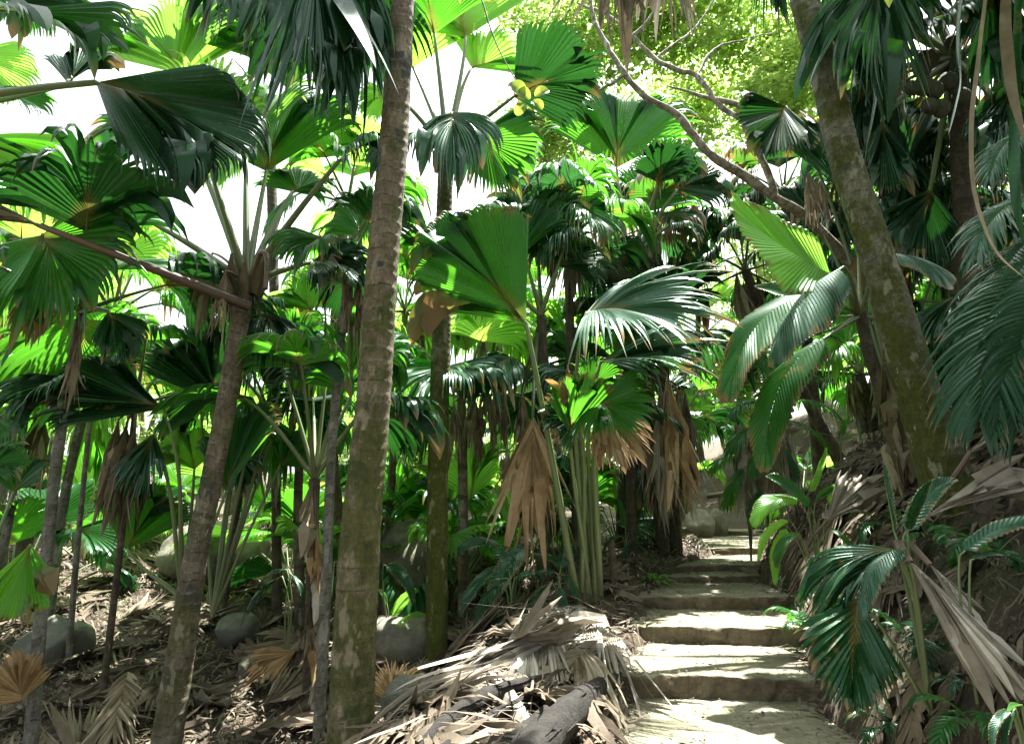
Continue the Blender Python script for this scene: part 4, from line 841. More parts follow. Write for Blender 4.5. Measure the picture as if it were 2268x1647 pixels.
for i, (lb, b, ls_) in enumerate([
    ('small feather-leaved palm drooping below the broad dark seedling', (1130, 1400, 6.9), [((1115, 1290, 6.8), (1030, 1340, 6.6)), ((1125, 1280, 6.8), (1050, 1265, 6.8)), ((1130, 1275, 6.9), (1110, 1190, 7)), ((1120, 1340, 6.7), (1035, 1440, 6.6)), ((1140, 1280, 6.8), (1190, 1240, 6.8))]),
    ('second feather-leaved palm right of it, leaflets over the grey litter', (1235, 1390, 7.0), [((1225, 1290, 6.9), (1150, 1335, 6.7)), ((1235, 1270, 6.9), (1180, 1240, 6.9)), ((1245, 1270, 7), (1290, 1300, 6.8)), ((1240, 1265, 7), (1260, 1190, 7.1)), ((1240, 1290, 6.8), (1255, 1370, 6.6))]),
    ('feather palm under the broad leaved palm, dark against bright clearing', (1730, 1150, 9.0), [((1715, 900, 9), (1610, 850, 8.8)), ((1725, 880, 9), (1780, 790, 9)), ((1720, 880, 9), (1680, 760, 9.1)), ((1715, 940, 8.9), (1590, 930, 8.7)), ((1730, 930, 9), (1850, 930, 9)), ((1720, 960, 8.8), (1640, 1010, 8.6)), ((1735, 890, 9.2), (1860, 850, 9.3)), ((1730, 980, 8.8), (1780, 1050, 8.6))]),
    ('feather palm beside the stair top hanging over the boulders', (1660, 1200, 10.5), [((1650, 1010, 10.4), (1560, 990, 10.2)), ((1655, 1000, 10.4), (1700, 940, 10.4)), ((1655, 1030, 10.3), (1580, 1090, 10.1)), ((1665, 1040, 10.3), (1750, 1070, 10.2)), ((1655, 1010, 10.5), (1620, 920, 10.6))])]):
    big = i > 1
    o = rosette('feather_palm', lb, 'palm plant', b, [(h, t, 'deep' if not big else 'green', UPF, {}) for h, t in ls_], kind='pin', pr=.010 if not big else .016, nseg=44 if big else 34, lat=.36, ga=.6, gs=1.2)
    if big:
        for k in range(6): uvh(o, None, (b[0]-30+k*10, 930+k*6, b[2]), (b[0]-34+k*14, 1080+(k*37) % 60, b[2]-.1), spread=14, mat=('dead', 'grey')[k % 2], gs=.3)
rosette('palm_seedling', 'dark green seedling left of the upper steps under the skirted trunk', 'palm plant', (1385, 1260, 9.6), [
    ((1378, 1185, 9.6), (1330, 1190, 9.4), 'deep', UPF, dict(lat=.2, ga=.5)), ((1385, 1170, 9.6), (1375, 1110, 9.6), 'green', FC, dict(lat=.18)), ((1392, 1180, 9.6), (1440, 1165, 9.5), 'green', UPF, dict(lat=.16, ga=.6)), ((1388, 1200, 9.4), (1380, 1250, 9.2), 'deep', UPF, dict(lat=.2)), ((1395, 1195, 9.5), (1440, 1215, 9.3), 'deep', UPF, dict(lat=.16))])
rosette('palm_seedling', 'small green seedling on the open bank under the feather palm', 'palm plant', (1860, 1010, 9.0), [
    ((1855, 970, 9), (1815, 950, 9), 'green', UPF, dict(lat=.22)), ((1862, 965, 9), (1872, 925, 9), 'green', FC, dict(lat=.25)), ((1866, 972, 9), (1895, 950, 9), 'lime', UPF, dict(lat=.22))])
rosette('palm_seedling', 'glossy fan seedling low between the thick ringed trunk and the boulder', 'palm plant', (868, 1400, 7.8), [
    ((850, 1250, 7.6), (930, 1265, 7.3), 'deep', (0, -.6, 1), dict(lat=.3, ga=.6, gf=.6)), ((866, 1370, 7.6), (905, 1300, 7.6), 'lime', FC, dict(lat=.25)), ((858, 1340, 7.8), (845, 1300, 7.9), 'lime', FC, dict(lat=.2)), ((872, 1385, 7.6), (930, 1340, 7.5), 'lime', UPF, dict(lat=.2))])
rosette('palm_seedling', 'dark split-leaved young palm over the litter left of the black-brown trunk', 'palm plant', (640, 1420, 7.0), [
    ((625, 1275, 6.9), (500, 1330, 6.7), 'deep', UPF, dict(kind='pin', nseg=40, lat=.32, ga=.7, fuse=.03, J1=1, J2=4, spread=60, wid=.8)), ((635, 1260, 6.9), (560, 1265, 6.9), 'deep', UPF, dict(lat=.24, ga=.6)), ((645, 1270, 6.9), (690, 1310, 6.8), 'deep', UPF, dict(lat=.2, ga=.7))])
rosette('palm_seedling', 'leafy seedling with split yellow-green blade right of the skirted stair trunk', 'palm plant', (1700, 1180, 9.4), [
    ((1690, 1080, 9.4), (1650, 1140, 9.2), 'deep', UPF, dict(lat=.3, ga=.6)), ((1700, 1070, 9.4), (1760, 1040, 9.4), 'green', UPF, dict(lat=.3, ga=.6)), ((1700, 1060, 9.5), (1690, 990, 9.6), 'deep', FC, dict(lat=.25)), ((1705, 1090, 9.3), (1760, 1110, 9.1), 'deep', UPF, dict(lat=.3, ga=.7))])

YO = [('at the far left behind the slim grey trunk', (30, 1250, 8.6)), ('behind the slim grey trunk', (180, 1210, 11.5)),
      ('between the black-brown trunk and the boulder', (640, 1290, 10.8)), ('just left of the thick ringed trunk', (735, 1270, 9.6)), ('right of the thick ringed trunk in the bright gap', (890, 1280, 10.8)), ('right behind the mossed trunk', (1000, 1290, 9.8)),
      ('behind the broad dark seedling', (1150, 1260, 10.6)), ('left behind the stalk clump', (1240, 1250, 11.4)), ('right behind the stalk clump', (1370, 1230, 12.6)), ('in the back left clearing', (430, 1180, 13.0)), ('beside the skirted trunk', (1420, 1200, 13.2)), ('at the back under the great folded fan', (1060, 1220, 13.0)),
      ('in the far gap left of the ringed trunk', (700, 1190, 14.0))]
for i, (wh, c_) in enumerate(YO):
    P = U(*c_); g = float(H(P[0], P[1])); o = thing('fan_palm', 'stemless young fan palm '+wh, 'fan palm', 'young fan palms of the understorey', (P[0], P[1], g))
    crown(o, np.array([P[0], P[1], g]), 9, RS(i).uniform(1.0, 1.7), RS(i+50).uniform(.8, 1.1), (('green', 'deep', 'lime'), ('green', 'lime', 'blue'), ('lime', 'green', 'lime'))[i % 3], (80, 35), 600+i, pr=.014, fuse=.8, gs=1.5, nseg=36, rag=.25)

# ============================================================ boulders
def boulder(label, u, v, d, sx, sy, sz, mat='rock', seed=0, sharp=.15, sink=.3):
    p = U(u, v, d); g = float(H(p[0], p[1])); me = bpy.data.meshes.new('boulder')
    n, m = 28, 40; th = np.linspace(0, np.pi, n); ph = np.linspace(0, 2*np.pi, m, endpoint=False); T, Ph = np.meshgrid(th, ph, indexing='ij')
    D = np.stack([np.sin(T)*np.cos(Ph), np.sin(T)*np.sin(Ph), np.cos(T)], -1); rng = RS(seed)
    r = np.ones_like(T)
    for k in range(int(4+sharp*60)):               # shave planes off: faceted block
        a = nrm(rng.normal(size=3)); r = np.minimum(r, (rng.uniform(.72, .95)-sharp*.2)/np.maximum(D@a, 1e-3))
    r = r*(1+.035*np.abs(snoise(D[..., 0]*5, D[..., 2]*5+D[..., 1]*4, seed+3))+.05*snoise(D[..., 0]*3, D[..., 1]*3+D[..., 2]*2, seed)+.015*snoise(D[..., 0]*11, D[..., 2]*11, seed))
    V = (D*r[..., None]*np.array([sx, sy, sz])).reshape(-1, 3)
    i = np.arange(n-1)[:, None]*m; j = np.arange(m)[None]; jn = (j+1) % m
    F = np.stack([i+j, i+m+j, i+m+jn, i+jn], -1).reshape(-1, 4)
    o = link('boulder', mesh('boulder', V, F, M[mat]), None, (p[0], p[1], g+sz*(1-2*sink))); return tag(o, label, 'boulder', 'boulders on the forest floor')
boulder('smooth pale granite boulder between the thick ringed trunk and the mossed trunk', 885, 1455, 7.9, .55, .5, .36, seed=1, sharp=.10, sink=.38)
boulder('tall leaning granite rock behind the smooth pale boulder', 905, 1340, 9.6, .62, .5, .85, seed=2, sharp=.06, sink=.2)
boulder('dark rounded stone under the grey litter at the foot of the bank', 915, 1600, 5.0, .25, .25, .2, 'rockd', 3, .1, .2)
boulder('large angular granite block behind the brown leaning trunk', 485, 1225, 11.0, 1.0, .8, .62, seed=14, sharp=.2, sink=.15)
boulder('mossy boulder low behind the slim grey trunk', 132, 1350, 7.6, .42, .4, .40, 'rockd', 6, .16, .25)
boulder('small rock right of the angular block in the sun', 600, 1250, 10.5, .4, .35, .28, seed=7, sharp=.18, sink=.25)
boulder('squat dark rock in the litter below the angular block', 530, 1385, 8.0, .27, .3, .25, 'rockd', 8, .22, .25)
boulder('small wedge shaped stone lying in the litter', 556, 1440, 7.3, .13, .15, .16, seed=9, sharp=.25, sink=.15)
boulder('round boulder left of the topmost step', 1547, 1135, 15.6, .42, .4, .42, 'rock', 11, .03, .12)
boulder('smaller stone leaning on the round boulder above the stairs', 1588, 1125, 16.2, .26, .26, .42, 'rock', 13, .05, .1)
# wooden post beside the stairs
p = U(1364, 1335, 8.0); g = float(H(p[0], p[1])); v, f, a = tube([(p[0], p[1], g-.1), (p[0]-.02, p[1], g+.28), (p[0]-.03, p[1], g+.56), (p[0]-.032, p[1], g+.575)], [.055, .05, .046, .002], 10, 4, .06, 3)
tag(link('wooden_post', mesh('wooden_post', v, f, M['darkt'], a)), 'short weathered wooden stake in the litter left of the stairs', 'post')
# small sign at the top of the stairs
sg = base_thing('sign', 'small low wooden sign above the boulders at the top of the stairs', 'sign', 1592, 1118, 16.4)
p = U(1592, 1095, 16.4); lc = np.array(sg.location)
v, f, a = tube([lc-[0, 0, .1], p+np.array([0, 0, .1])], [.035, .035], 8); link('post', mesh('post', v-lc, f, M['petb'], a), sg)
v, f, a = tube([p+np.array([-.35, -.05, -.04]), p+np.array([.35, -.05, .06])], [.075, .075], 4, flat=.25); link('board', mesh('board', v-lc, f, M['petb'], a, smooth=False), sg)

for i, (c_, lb, mt, sc_) in enumerate([((1745, 1330, 7.6), 'tiny bright seedling at the right end of the third step', 'lime', 1.0), ((1735, 1290, 8.2), 'small grassy tuft of leaves right of the fourth step', 'green', .9), ((1835, 1400, 5.7), 'little dark fern on the bank above the second step', 'green', 1.1), ((1905, 1290, 5.2), 'fern sprouting between dead leaves under the arching dark leaf', 'green', 1.3),
      ((2085, 1140, 4.9), 'pale green fern at the foot of the leaning trunk', 'green', 1.6), ((1960, 1480, 4.2), 'small creeping fern in the black shade of the bank', 'deep', 1.2), ((1455, 1300, 8.6), 'bright little fern in the litter left of the fourth step', 'lime', 1.2), ((2140, 1390, 3.7), 'leafy sprig low on the dark bank at the right', 'deep', 1.2),
      ((1790, 1370, 6.6), 'seedling with narrow leaves at the right edge of the second step', 'green', 1.8), ((1870, 1340, 5.6), 'leafy fern clump on the bank below the split dark leaf', 'green', 1.9), ((2020, 1400, 4.4), 'dim fern clump between the grey leaf bundles', 'deep', 1.9), ((2200, 1200, 4.2), 'fern tuft under the long arching leaf', 'green', 1.8), ((2210, 900, 6.0), 'fern clump high on the bank at the right edge', 'green', 2.4), ((2150, 1480, 3.5), 'low green tuft in the darkest part of the bank', 'green', 1.4),
      ((1960, 1130, 6.2), 'broad leaved seedling on the bank left of the leaning trunk', 'green', 1.8), ((1890, 1200, 6.0), 'young plant with three leaves above the split dark leaf', 'lime', 1.2)]):
    P = U(*c_); g = float(H(P[0], P[1])); P[2] = g; o = thing('fern', lb, 'fern', 'small ferns and seedlings by the steps', tuple(P)); rg = RS(900+i)
    for k in range(7):
        a = k*51+rg.uniform(-15, 15); D = dir_(a, rg.uniform(25, 65)); hb = P+D*.05*sc_; frond(o, P, hb, hb+D*rg.uniform(.14, .26)*sc_, mat=mt, face=nrm(np.cross(np.cross(D, [0, 0, 1.0]), D)), kind='pin', nseg=22, J1=1, J2=3, spread=62, lat=.34, fuse=.03, ga=.9, gs=.6, gf=.1, pr=.0025, wid=.8, merged=True)

# ============================================================ fallen fronds and litter
def lay(v, lift=.02):
    v = v.copy(); v[:, 2] = v[:, 2]+H(v[:, 0], v[:, 1])+lift; return v
def litter_leaf(x, y, az, R, seed, kind):
    k = dict(nseg=18, J1=3, J2=3, gf=0, gs=0, ga=0, rag=.6, cup=RS(seed).uniform(5, 30), pleat=.7)
    if kind == 'pin': k.update(kind='pin', nseg=30, J1=1, J2=3, spread=55, lat=.3, rag=.5, cup=18)
    else: k.update(spread=RS(seed).uniform(25, 65), fuse=.55)
    v, f, a, ax = blade((x, y, 0), (math.sin(az), math.cos(az), 0), (0, 0, 1), R, seed=seed, **k)
    rng = RS(seed); v[:, 2] += .06*snoise(v[:, 0]*4, v[:, 1]*4, seed)*.5+.04
    a[:, 0] = np.clip(a[:, 0]*.35+rng.uniform(0, .65), 0, 1); return lay(v, rng.uniform(.0, .07)), f, a
def litter():
    rng = RS(77); parts = []
    n = 0
    while n < 520:
        if n < 400: x, y = rng.uniform(-9, 2), rng.uniform(3.4, 13)
        else: x, y = rng.uniform(2, 9), rng.uniform(2.5, 16)
        pl, pr = np.interp(y, PY, PL), np.interp(y, PY, PR)
        R = rng.uniform(.35, .95)
        if pl-R*.75 < x < pr+.35: continue
        az = rng.uniform(0, 6.28)
        if x > pr:
            az = rng.normal(-1.7, .7)
            if y < 6.5 and rng.random() < .35: continue
        parts.append(litter_leaf(x, y, az, R, int(rng.integers(1e6)), 'pin' if rng.random() < .45 else 'fan')); n += 1
    for q in range(110):
        y = rng.uniform(2.4, 8.5); x = np.interp(y, PY, PR)+rng.uniform(.25, 3.2); v, f, a = litter_leaf(x, y, rng.normal(-1.7, .9), rng.uniform(.25, .7), int(rng.integers(1e6)), 'pin' if rng.random() < .4 else 'fan'); a[:, 0] *= .75 if y > 5.5 else .6; parts.append((v, f, a))  # right-bank leaves darkened, most nearby: the bank's shade put into their colour
    # strips and leaf scraps
    m = 60000; x = rng.uniform(-11, 10, m); y = 2.2+15*rng.random(m)**1.25
    pl, pr = np.interp(y, PY, PL), np.interp(y, PY, PR); keep = (x < pl+rng.normal(0, .05, m)) | (x > pr-.02+rng.normal(0, .06, m)); x, y = x[keep], y[keep]; pr = pr[keep]; pl = pl[keep]; m = len(x)
    az = rng.uniform(0, 2*np.pi, m)
    bank = (pl-x < 2.0) & (x < pl) & (y < 8.5); az = np.where(bank, rng.normal(math.radians(235), .35, m), az)
    az = np.where(x > pr, rng.normal(math.radians(262), 1.5, m), az)
    thin = rng.random(m); keep = (x < pr) | (y > 7) | (thin < .45); keep &= (~bank) | (thin < .7)
    x, y, pl, pr, az, bank = x[keep], y[keep], pl[keep], pr[keep], az[keep], bank[keep]; m = len(x)
    Ls = rng.gamma(2.0, .085, m).clip(.04, .7)*np.where(bank, 2.0, 1); Ws = rng.uniform(.003, .016, m)*np.where(rng.random(m) < .15, 1.7, 1)
    up = rng.uniform(.0, .10, m); rise = rng.uniform(-.02, .28, m)*(rng.random(m) < .5)
    J = 5; s = np.linspace(0, 1, J); cur = rng.normal(0, .5, m); xx = x; yy = y; rows = []; a_ = az; col = rng.random(m)
    for j in range(J):
        if j: a_ = a_+cur/J; xx = xx+np.sin(a_)*Ls/J; yy = yy+np.cos(a_)*Ls/J
        wj = Ws*max(.08, math.sin(math.pi*(.18+.8*s[j]))); z = H(xx, yy)+up+rise*s[j]*Ls+.05*np.sin(np.pi*s[j])*rng.random(m)
        tw = rng.uniform(-.6, .6, m); nx_, ny_ = np.cos(a_), -np.sin(a_)
        for q in (-1, 0, 1): rows.append(np.stack([xx+nx_*wj*q, yy+ny_*wj*q, z+wj*q*tw+(.35*wj if q == 0 else 0)], 1))
    V = np.stack(rows, 1).reshape(-1, 3); b = np.arange(m)[:, None]*J*3
    fs = []
    for j in range(J-1):
        for q in range(2): o = j*3+q; fs.append(np.stack([b[:, 0]+o, b[:, 0]+o+1, b[:, 0]+o+4, b[:, 0]+o+3], 1))
    A_ = np.zeros((len(V), 3)); col = np.where(bank, .12+.8*col, np.where((x > pr) & (y < 6.5), col*.38, np.where(x < -2, col*.8, col)))  # near right-bank strips carry the deep shade as darker colour
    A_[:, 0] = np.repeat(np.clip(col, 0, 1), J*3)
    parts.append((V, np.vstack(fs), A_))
    for q in range(170):
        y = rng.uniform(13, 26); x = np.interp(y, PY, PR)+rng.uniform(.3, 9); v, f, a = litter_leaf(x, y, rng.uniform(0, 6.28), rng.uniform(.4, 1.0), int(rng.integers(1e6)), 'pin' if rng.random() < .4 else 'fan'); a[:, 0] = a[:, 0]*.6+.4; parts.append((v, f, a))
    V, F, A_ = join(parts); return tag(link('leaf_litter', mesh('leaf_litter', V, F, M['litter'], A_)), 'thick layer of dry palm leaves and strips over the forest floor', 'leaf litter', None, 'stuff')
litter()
# crumbs and twigs scattered on the steps
def crumbs():
    rng = RS(5); m = 3200; y = rng.uniform(2.2, 14, m); x = np.interp(y, PY, PL)+rng.random(m)*(np.interp(y, PY, PR)-np.interp(y, PY, PL))
    edge = rng.random(m) < .5; pl = np.interp(y, PY, PL); pr = np.interp(y, PY, PR); x = np.where(edge, np.where(rng.random(m) < .5, pl+np.abs(rng.normal(0, .08, m)), pr-np.abs(rng.normal(0, .08, m))), x)
    lv = np.zeros(m)
    for s in STEPS: lv = np.where(y > s[0]+.02, s[2], lv)
    a = rng.uniform(0, 6.28, m); L = rng.uniform(.006, .035, m)*np.where(rng.random(m) < .04, 2.6, 1); W = L*rng.uniform(.10, .45, m); z = lv+.022
    d = np.stack([np.cos(a), np.sin(a), rng.normal(0, .1, m)], 1); n = np.stack([-np.sin(a), np.cos(a), rng.normal(0, .2, m)], 1); P = np.stack([x, y, z], 1)
    V = np.stack([P-d*L[:, None], P+n*W[:, None]+[0, 0, .006], P+d*L[:, None], P-n*W[:, None]], 1).reshape(-1, 3); F = np.arange(m*4).reshape(m, 4)
    A_ = np.zeros((m*4, 3)); A_[:, 0] = np.repeat(rng.random(m)*.5, 4)
    tag(link('leaf_crumbs', mesh('leaf_crumbs', V, F, M['litter'], A_)), 'tiny leaf scraps and twigs scattered on the stone steps', 'leaf scraps', None, 'stuff')
crumbs()
def fallen(label, pts, hub, tip, mat, pr=.03, pet='petb', name='fallen_frond', **kw):
    o = thing(name, label, 'fallen leaf', 'fallen palm leaves', tuple(U(*hub))); lc = np.array(o.location)
    k = dict(rag=.5, gs=.3, gf=.05, fuse=.7, ga=.05, pleat=.7); k.update(kw)
    frond(o, None, U(*hub), U(*tip), mat=mat, pr=pr, name='blade', **k)
    P = [U(*p) for p in pts]+[U(*hub)]; v, f, a = tube(P, np.linspace(pr*1.5, pr, len(P)), 8, 6, flat=.6); link('stalk', mesh('stalk', v-lc, f, M[pet], a), o); return o
fallen('upright dry tan fan standing between the thick ringed trunk and the dark stone', [(868, 1640, 4.9), (872, 1600, 4.9)], (868, 1555, 4.9), (882, 1455, 5.1), 'orange', face=(0, -1, .2), spread=68, nseg=30, fuse=.55, pr=.02)
fallen('bright orange-brown fan lying in the litter beside the black-brown trunk', [(668, 1400, 6.4), (664, 1420, 6.4)], (655, 1440, 6.3), (545, 1490, 6.0), 'orange', face=(0, -.7, .6), spread=38, nseg=30, pr=.015)
fallen('orange-brown fan at the left edge of the litter', [(-60, 1600, 5.2), (-30, 1560, 5.2)], (48, 1550, 5.2), (30, 1440, 5.3), 'orange', face=(0, -1, .3), spread=75, nseg=30, pr=.015)
fallen('grey pleated dead leaf on the bank left of the sunlit young palm', [(1790, 1210, 6.3), (1800, 1190, 6.3)], (1830, 1155, 6.3), (1925, 1035, 6.6), 'grey', face=(-.3, -.8, .6), spread=18, nseg=20, pr=.012)
fallen('long bundle of grey dead leaves sliding down the dark bank at the right', [(1990, 1200, 3.9), (2000, 1225, 3.85)], (2015, 1245, 3.8), (2330, 1560, 3.1), 'grey', face=(.2, -.6, .7), spread=13, nseg=22, costa=.5, fuse=.6, cup=-30, gf=.1, pr=.03, ls=.85)
fallen('second grey bundle close under the long one', [(2020, 1210, 4.0), (2040, 1230, 3.95)], (2060, 1250, 3.9), (2230, 1430, 3.5), 'grey', face=(.2, -.6, .7), spread=14, nseg=18, costa=.5, fuse=.6, cup=-20, gf=.1, pr=.02)
fallen('stiff grey-brown folded leaf resting at the foot of the leaning trunk', [(2010, 1170, 4.6), (2030, 1160, 4.6)], (2045, 1150, 4.6), (2310, 1010, 4.2), 'grey', face=(0, -.6, .8), spread=9, nseg=14, costa=.5, fuse=.9, cup=-10, pr=.02)
fallen('grey folded leaf stacked above the stiff one at the right edge', [(2080, 1090, 4.8), (2110, 1060, 4.8)], (2150, 1000, 4.8), (2320, 860, 4.6), 'grey', face=(0, -.6, .8), spread=12, nseg=14, costa=.5, fuse=.85, cup=-10, pr=.02)
fallen('withered brown feather leaf spread flat in the lower left litter', [(300, 1440, 6.2), (298, 1450, 6.2)], (288, 1470, 6.2), (250, 1620, 5.6), 'dead', face=(0, -.6, .8), kind='pin', nseg=44, J1=1, J2=3, spread=40, lat=.5, fuse=.03, pr=.01, gs=.3)
# grey thatch on the bank left of the steps
rng = RS(99)
for k, (hb, tp) in enumerate([((1300, 1345, 6.9), (1120, 1420, 6.4)), ((1340, 1360, 6.7), (1170, 1470, 6.0)), ((1240, 1400, 6.4), (1060, 1520, 5.7)), ((1360, 1400, 6.3), (1230, 1520, 5.6)), ((1180, 1440, 6.1), (1000, 1530, 5.6)), ((1300, 1440, 6.0), (1120, 1580, 5.1)), ((1080, 1470, 5.8), (930, 1600, 5.1))]):
    P = gp(hb[0], hb[1], .10); Q = gp(tp[0], tp[1], .12)
    o = thing('fallen_frond', ['topmost grey thatch leaf by the wooden stake', 'grey thatch leaf sloping beside the third step', 'bleached thatch leaf in the middle of the bank', 'grey thatch leaf beside the second step', 'bleached thatch leaf nearest the mossed trunk', 'grey-brown thatch leaf above the black fallen stems', 'drooping grey-green thatch leaf over the dark stone', 'brown thatch leaf at the edge of the lowest step'][k], 'fallen leaf', 'thatch of dead leaves on the bank', tuple(P))
    frond(o, None, P, Q, mat='grey' if k not in (5, 7) else 'dead', name='blade', face=(0, -.35, 1), spread=34, nseg=34, costa=.45, fuse=.3, gf=.12, gs=.35, ga=.1, rag=.7, pleat=.7, cup=4, ls=.8)
# black fallen stems on the near bank
for k_, (lb, pts, r) in enumerate((('thick black fallen palm stem lying at the edge of the path', [(1090, 1800), (1175, 1670), (1255, 1585), (1320, 1530), (1375, 1490)], [.10, .115, .11, .085, .012]),
                   ('second black stem lying close left of the thick one', [(1030, 1760), (1120, 1660), (1210, 1580), (1290, 1525)], [.05, .055, .05, .01]),
                   ('long dark stalk lying parallel to the black stems', [(900, 1740), (1010, 1640), (1100, 1580), (1200, 1535), (1275, 1508)], [.036, .036, .034, .03, .008]),
                   ('gnarled dark stalk under the bleached thatch', [(900, 1690), (990, 1600), (1070, 1545), (1160, 1515), (1290, 1482)], [.03, .055, .06, .05, .01]),
                   ('slim dark stalk ending at the lowest step', [(1240, 1760), (1300, 1650), (1345, 1570), (1380, 1510)], [.022, .024, .02, .006]),
                   ('grey thin stalk lying down the left litter slope', [(243, 1410), (270, 1530), (298, 1680)], [.018, .02, .022]))):
    P = [gp(*q, lift=r[i]*.6+.07) for i, q in enumerate(pts)]
    v, f, a = tube(P, r, 18, 10); v = v+np.stack([snoise(v[:, 1]*11+q*3, v[:, 0]*11+v[:, 2]*9, q) for q in range(3)], 1)*(.006+.05*r[1])*.8
    # split husk strips peeling off the stem
    rg = RS(40+k_); st_ = [(v, f, a)]
    if r[1] > .03:
        for q in range(26):
            i = rg.integers(0, len(P)-1); t = rg.random(); c = P[i]*(1-t)+P[i+1]*t; dv = nrm(P[i+1]-P[i]); rr = r[i]*(1-t)+r[i+1]*t; L = rg.uniform(.15, .45)
            o_ = nrm(np.array([rg.normal(), rg.normal(), abs(rg.normal())+.3]))*rr*.98
            st_.append(tube([c+o_-dv*L*.5, c+o_*1.05, c+o_+dv*L*.4+o_*rg.uniform(0, .5)], [.004, .010, .002], 4, 3, flat=.4))
    v, f, a = join(st_)
    tag(link('fallen_log', mesh('fallen_log', v, f, M['darkbark' if r[1] >= .03 else 'petb'], a)), lb, 'fallen stem', 'fallen stems')

# ============================================================ broadleaf tree: branches and bright canopy
def leaf_cloud(cent, rad, n, size, seed, clumps=60):
    """leafy sprays gathered in clumps inside an ellipsoid"""
    rng = RS(seed); cl_ = rng.normal(size=(clumps, 3)); cl_ = nrm(cl_)*rng.random((clumps, 1))**.4*np.array(rad)+np.array(cent)
    idx = rng.integers(clumps, size=n); P = cl_[idx]+rng.normal(0, 1, (n, 3))*np.array([1, 1, .45])*(np.mean(rad)*.17)
    d = rng.normal(size=(n, 3)); d[:, 2] = d[:, 2]*.4-.3; d = nrm(d); up = nrm(rng.normal(0, .55, (n, 3))+[0, 0, 1]); s = nrm(np.cross(d, up)); L = size*rng.uniform(.45, 1.45, n)
    W = L*.30; nn = np.cross(s, d)
    V = np.stack([P, P+d*(L*.45)[:, None]+s*W[:, None]+nn*(L*.05)[:, None], P+d*L[:, None]-nn*(L*.1)[:, None], P+d*(L*.45)[:, None]-s*W[:, None]+nn*(L*.05)[:, None]], 1).reshape(-1, 3)
    A_ = np.zeros((n*4, 3)); A_[:, 0] = np.repeat(np.clip(.6*rng.random(clumps)[idx]+.4*rng.random(n), 0, 1), 4); return V, np.arange(n*4).reshape(n, 4), A_
def upt(pts): return [U(*p) for p in pts]
bt = base_thing('broadleaf_tree', 'broadleaf tree with crooked grey branches and light green canopy behind the leaning trunk', 'tree', 2060, 640, 8.6)
lc = np.array(bt.location)
for pts, r in (([(2130, 700, 8.8), (2080, 520, 8.6), (1950, 400, 8.5), (1840, 345, 8.5), (1750, 300, 8.4), (1640, 235, 8.5), (1560, 215, 8.6), (1480, 190, 8.8)], [.15, .13, .115, .11, .09, .06, .04, .02]),
               ([(1900, 600, 8.0), (1790, 485, 7.8), (1720, 440, 7.7), (1650, 390, 7.7), (1570, 340, 7.6), (1500, 255, 7.6), (1430, 215, 7.6), (1385, 165, 7.6), (1350, 110, 7.7), (1315, 40, 7.8), (1300, -60, 7.9)], [.10, .09, .085, .08, .075, .07, .06, .055, .05, .045, .04]),
               ([(1718, 440, 7.7), (1700, 380, 7.7), (1660, 300, 7.8), (1640, 265, 7.8), (1590, 230, 7.9), (1545, 170, 8.0), (1500, 155, 8.0), (1450, 130, 8.1), (1400, 80, 8.2), (1340, 30, 8.4), (1280, 10, 8.6)], [.07, .065, .055, .055, .05, .048, .048, .045, .04, .035, .02]),
               ([(1400, 80, 8.2), (1440, 40, 8.2), (1480, -40, 8.2)], [.04, .03, .02]), ([(1385, 165, 7.6), (1330, 200, 7.5), (1290, 230, 7.5)], [.03, .02, .01]), ([(1545, 170, 8), (1580, 110, 8.2), (1640, 90, 8.4), (1720, 70, 8.6)], [.03, .025, .015, .01]),
               ([(1450, 130, 8.1), (1540, 60, 8.3), (1600, -30, 8.5)], [.025, .02, .012])):
    v, f, a = tube(upt(pts), [q*.78 for q in r], 12, 7); v = v+np.stack([.022*snoise(v[:, 0]*6, v[:, 2]*6+k_, k_) for k_ in range(3)], 1); link('branch', mesh('branch', v-lc, f, M['bark'], a), bt)
parts = []
for cu, cv, d, rx, rz, n in ((1620, 60, 12.5, 2.8, 1.5, 12000), (1350, 60, 12.5, 1.8, 1.6, 8000), (1240, 300, 14, 1.6, 1.2, 6000), (1760, 180, 12, 1.4, 1.4, 5000), (1480, -120, 11, 2.5, 1.0, 4000), (1500, 260, 15, 2.4, 1.6, 9000), (1200, 20, 14, 1.2, 1.5, 3500), (1900, 250, 14, 2.6, 2.2, 10000)):
    c = U(cu, cv, d*2.0); parts.append(leaf_cloud(c, (rx*2.0, 2.6, rz*2.0), int(n*.85), .30, cu, 70))
V, F, A_ = join(parts); link('crown', mesh('crown', V-lc, F, M['canopy'], A_), bt)
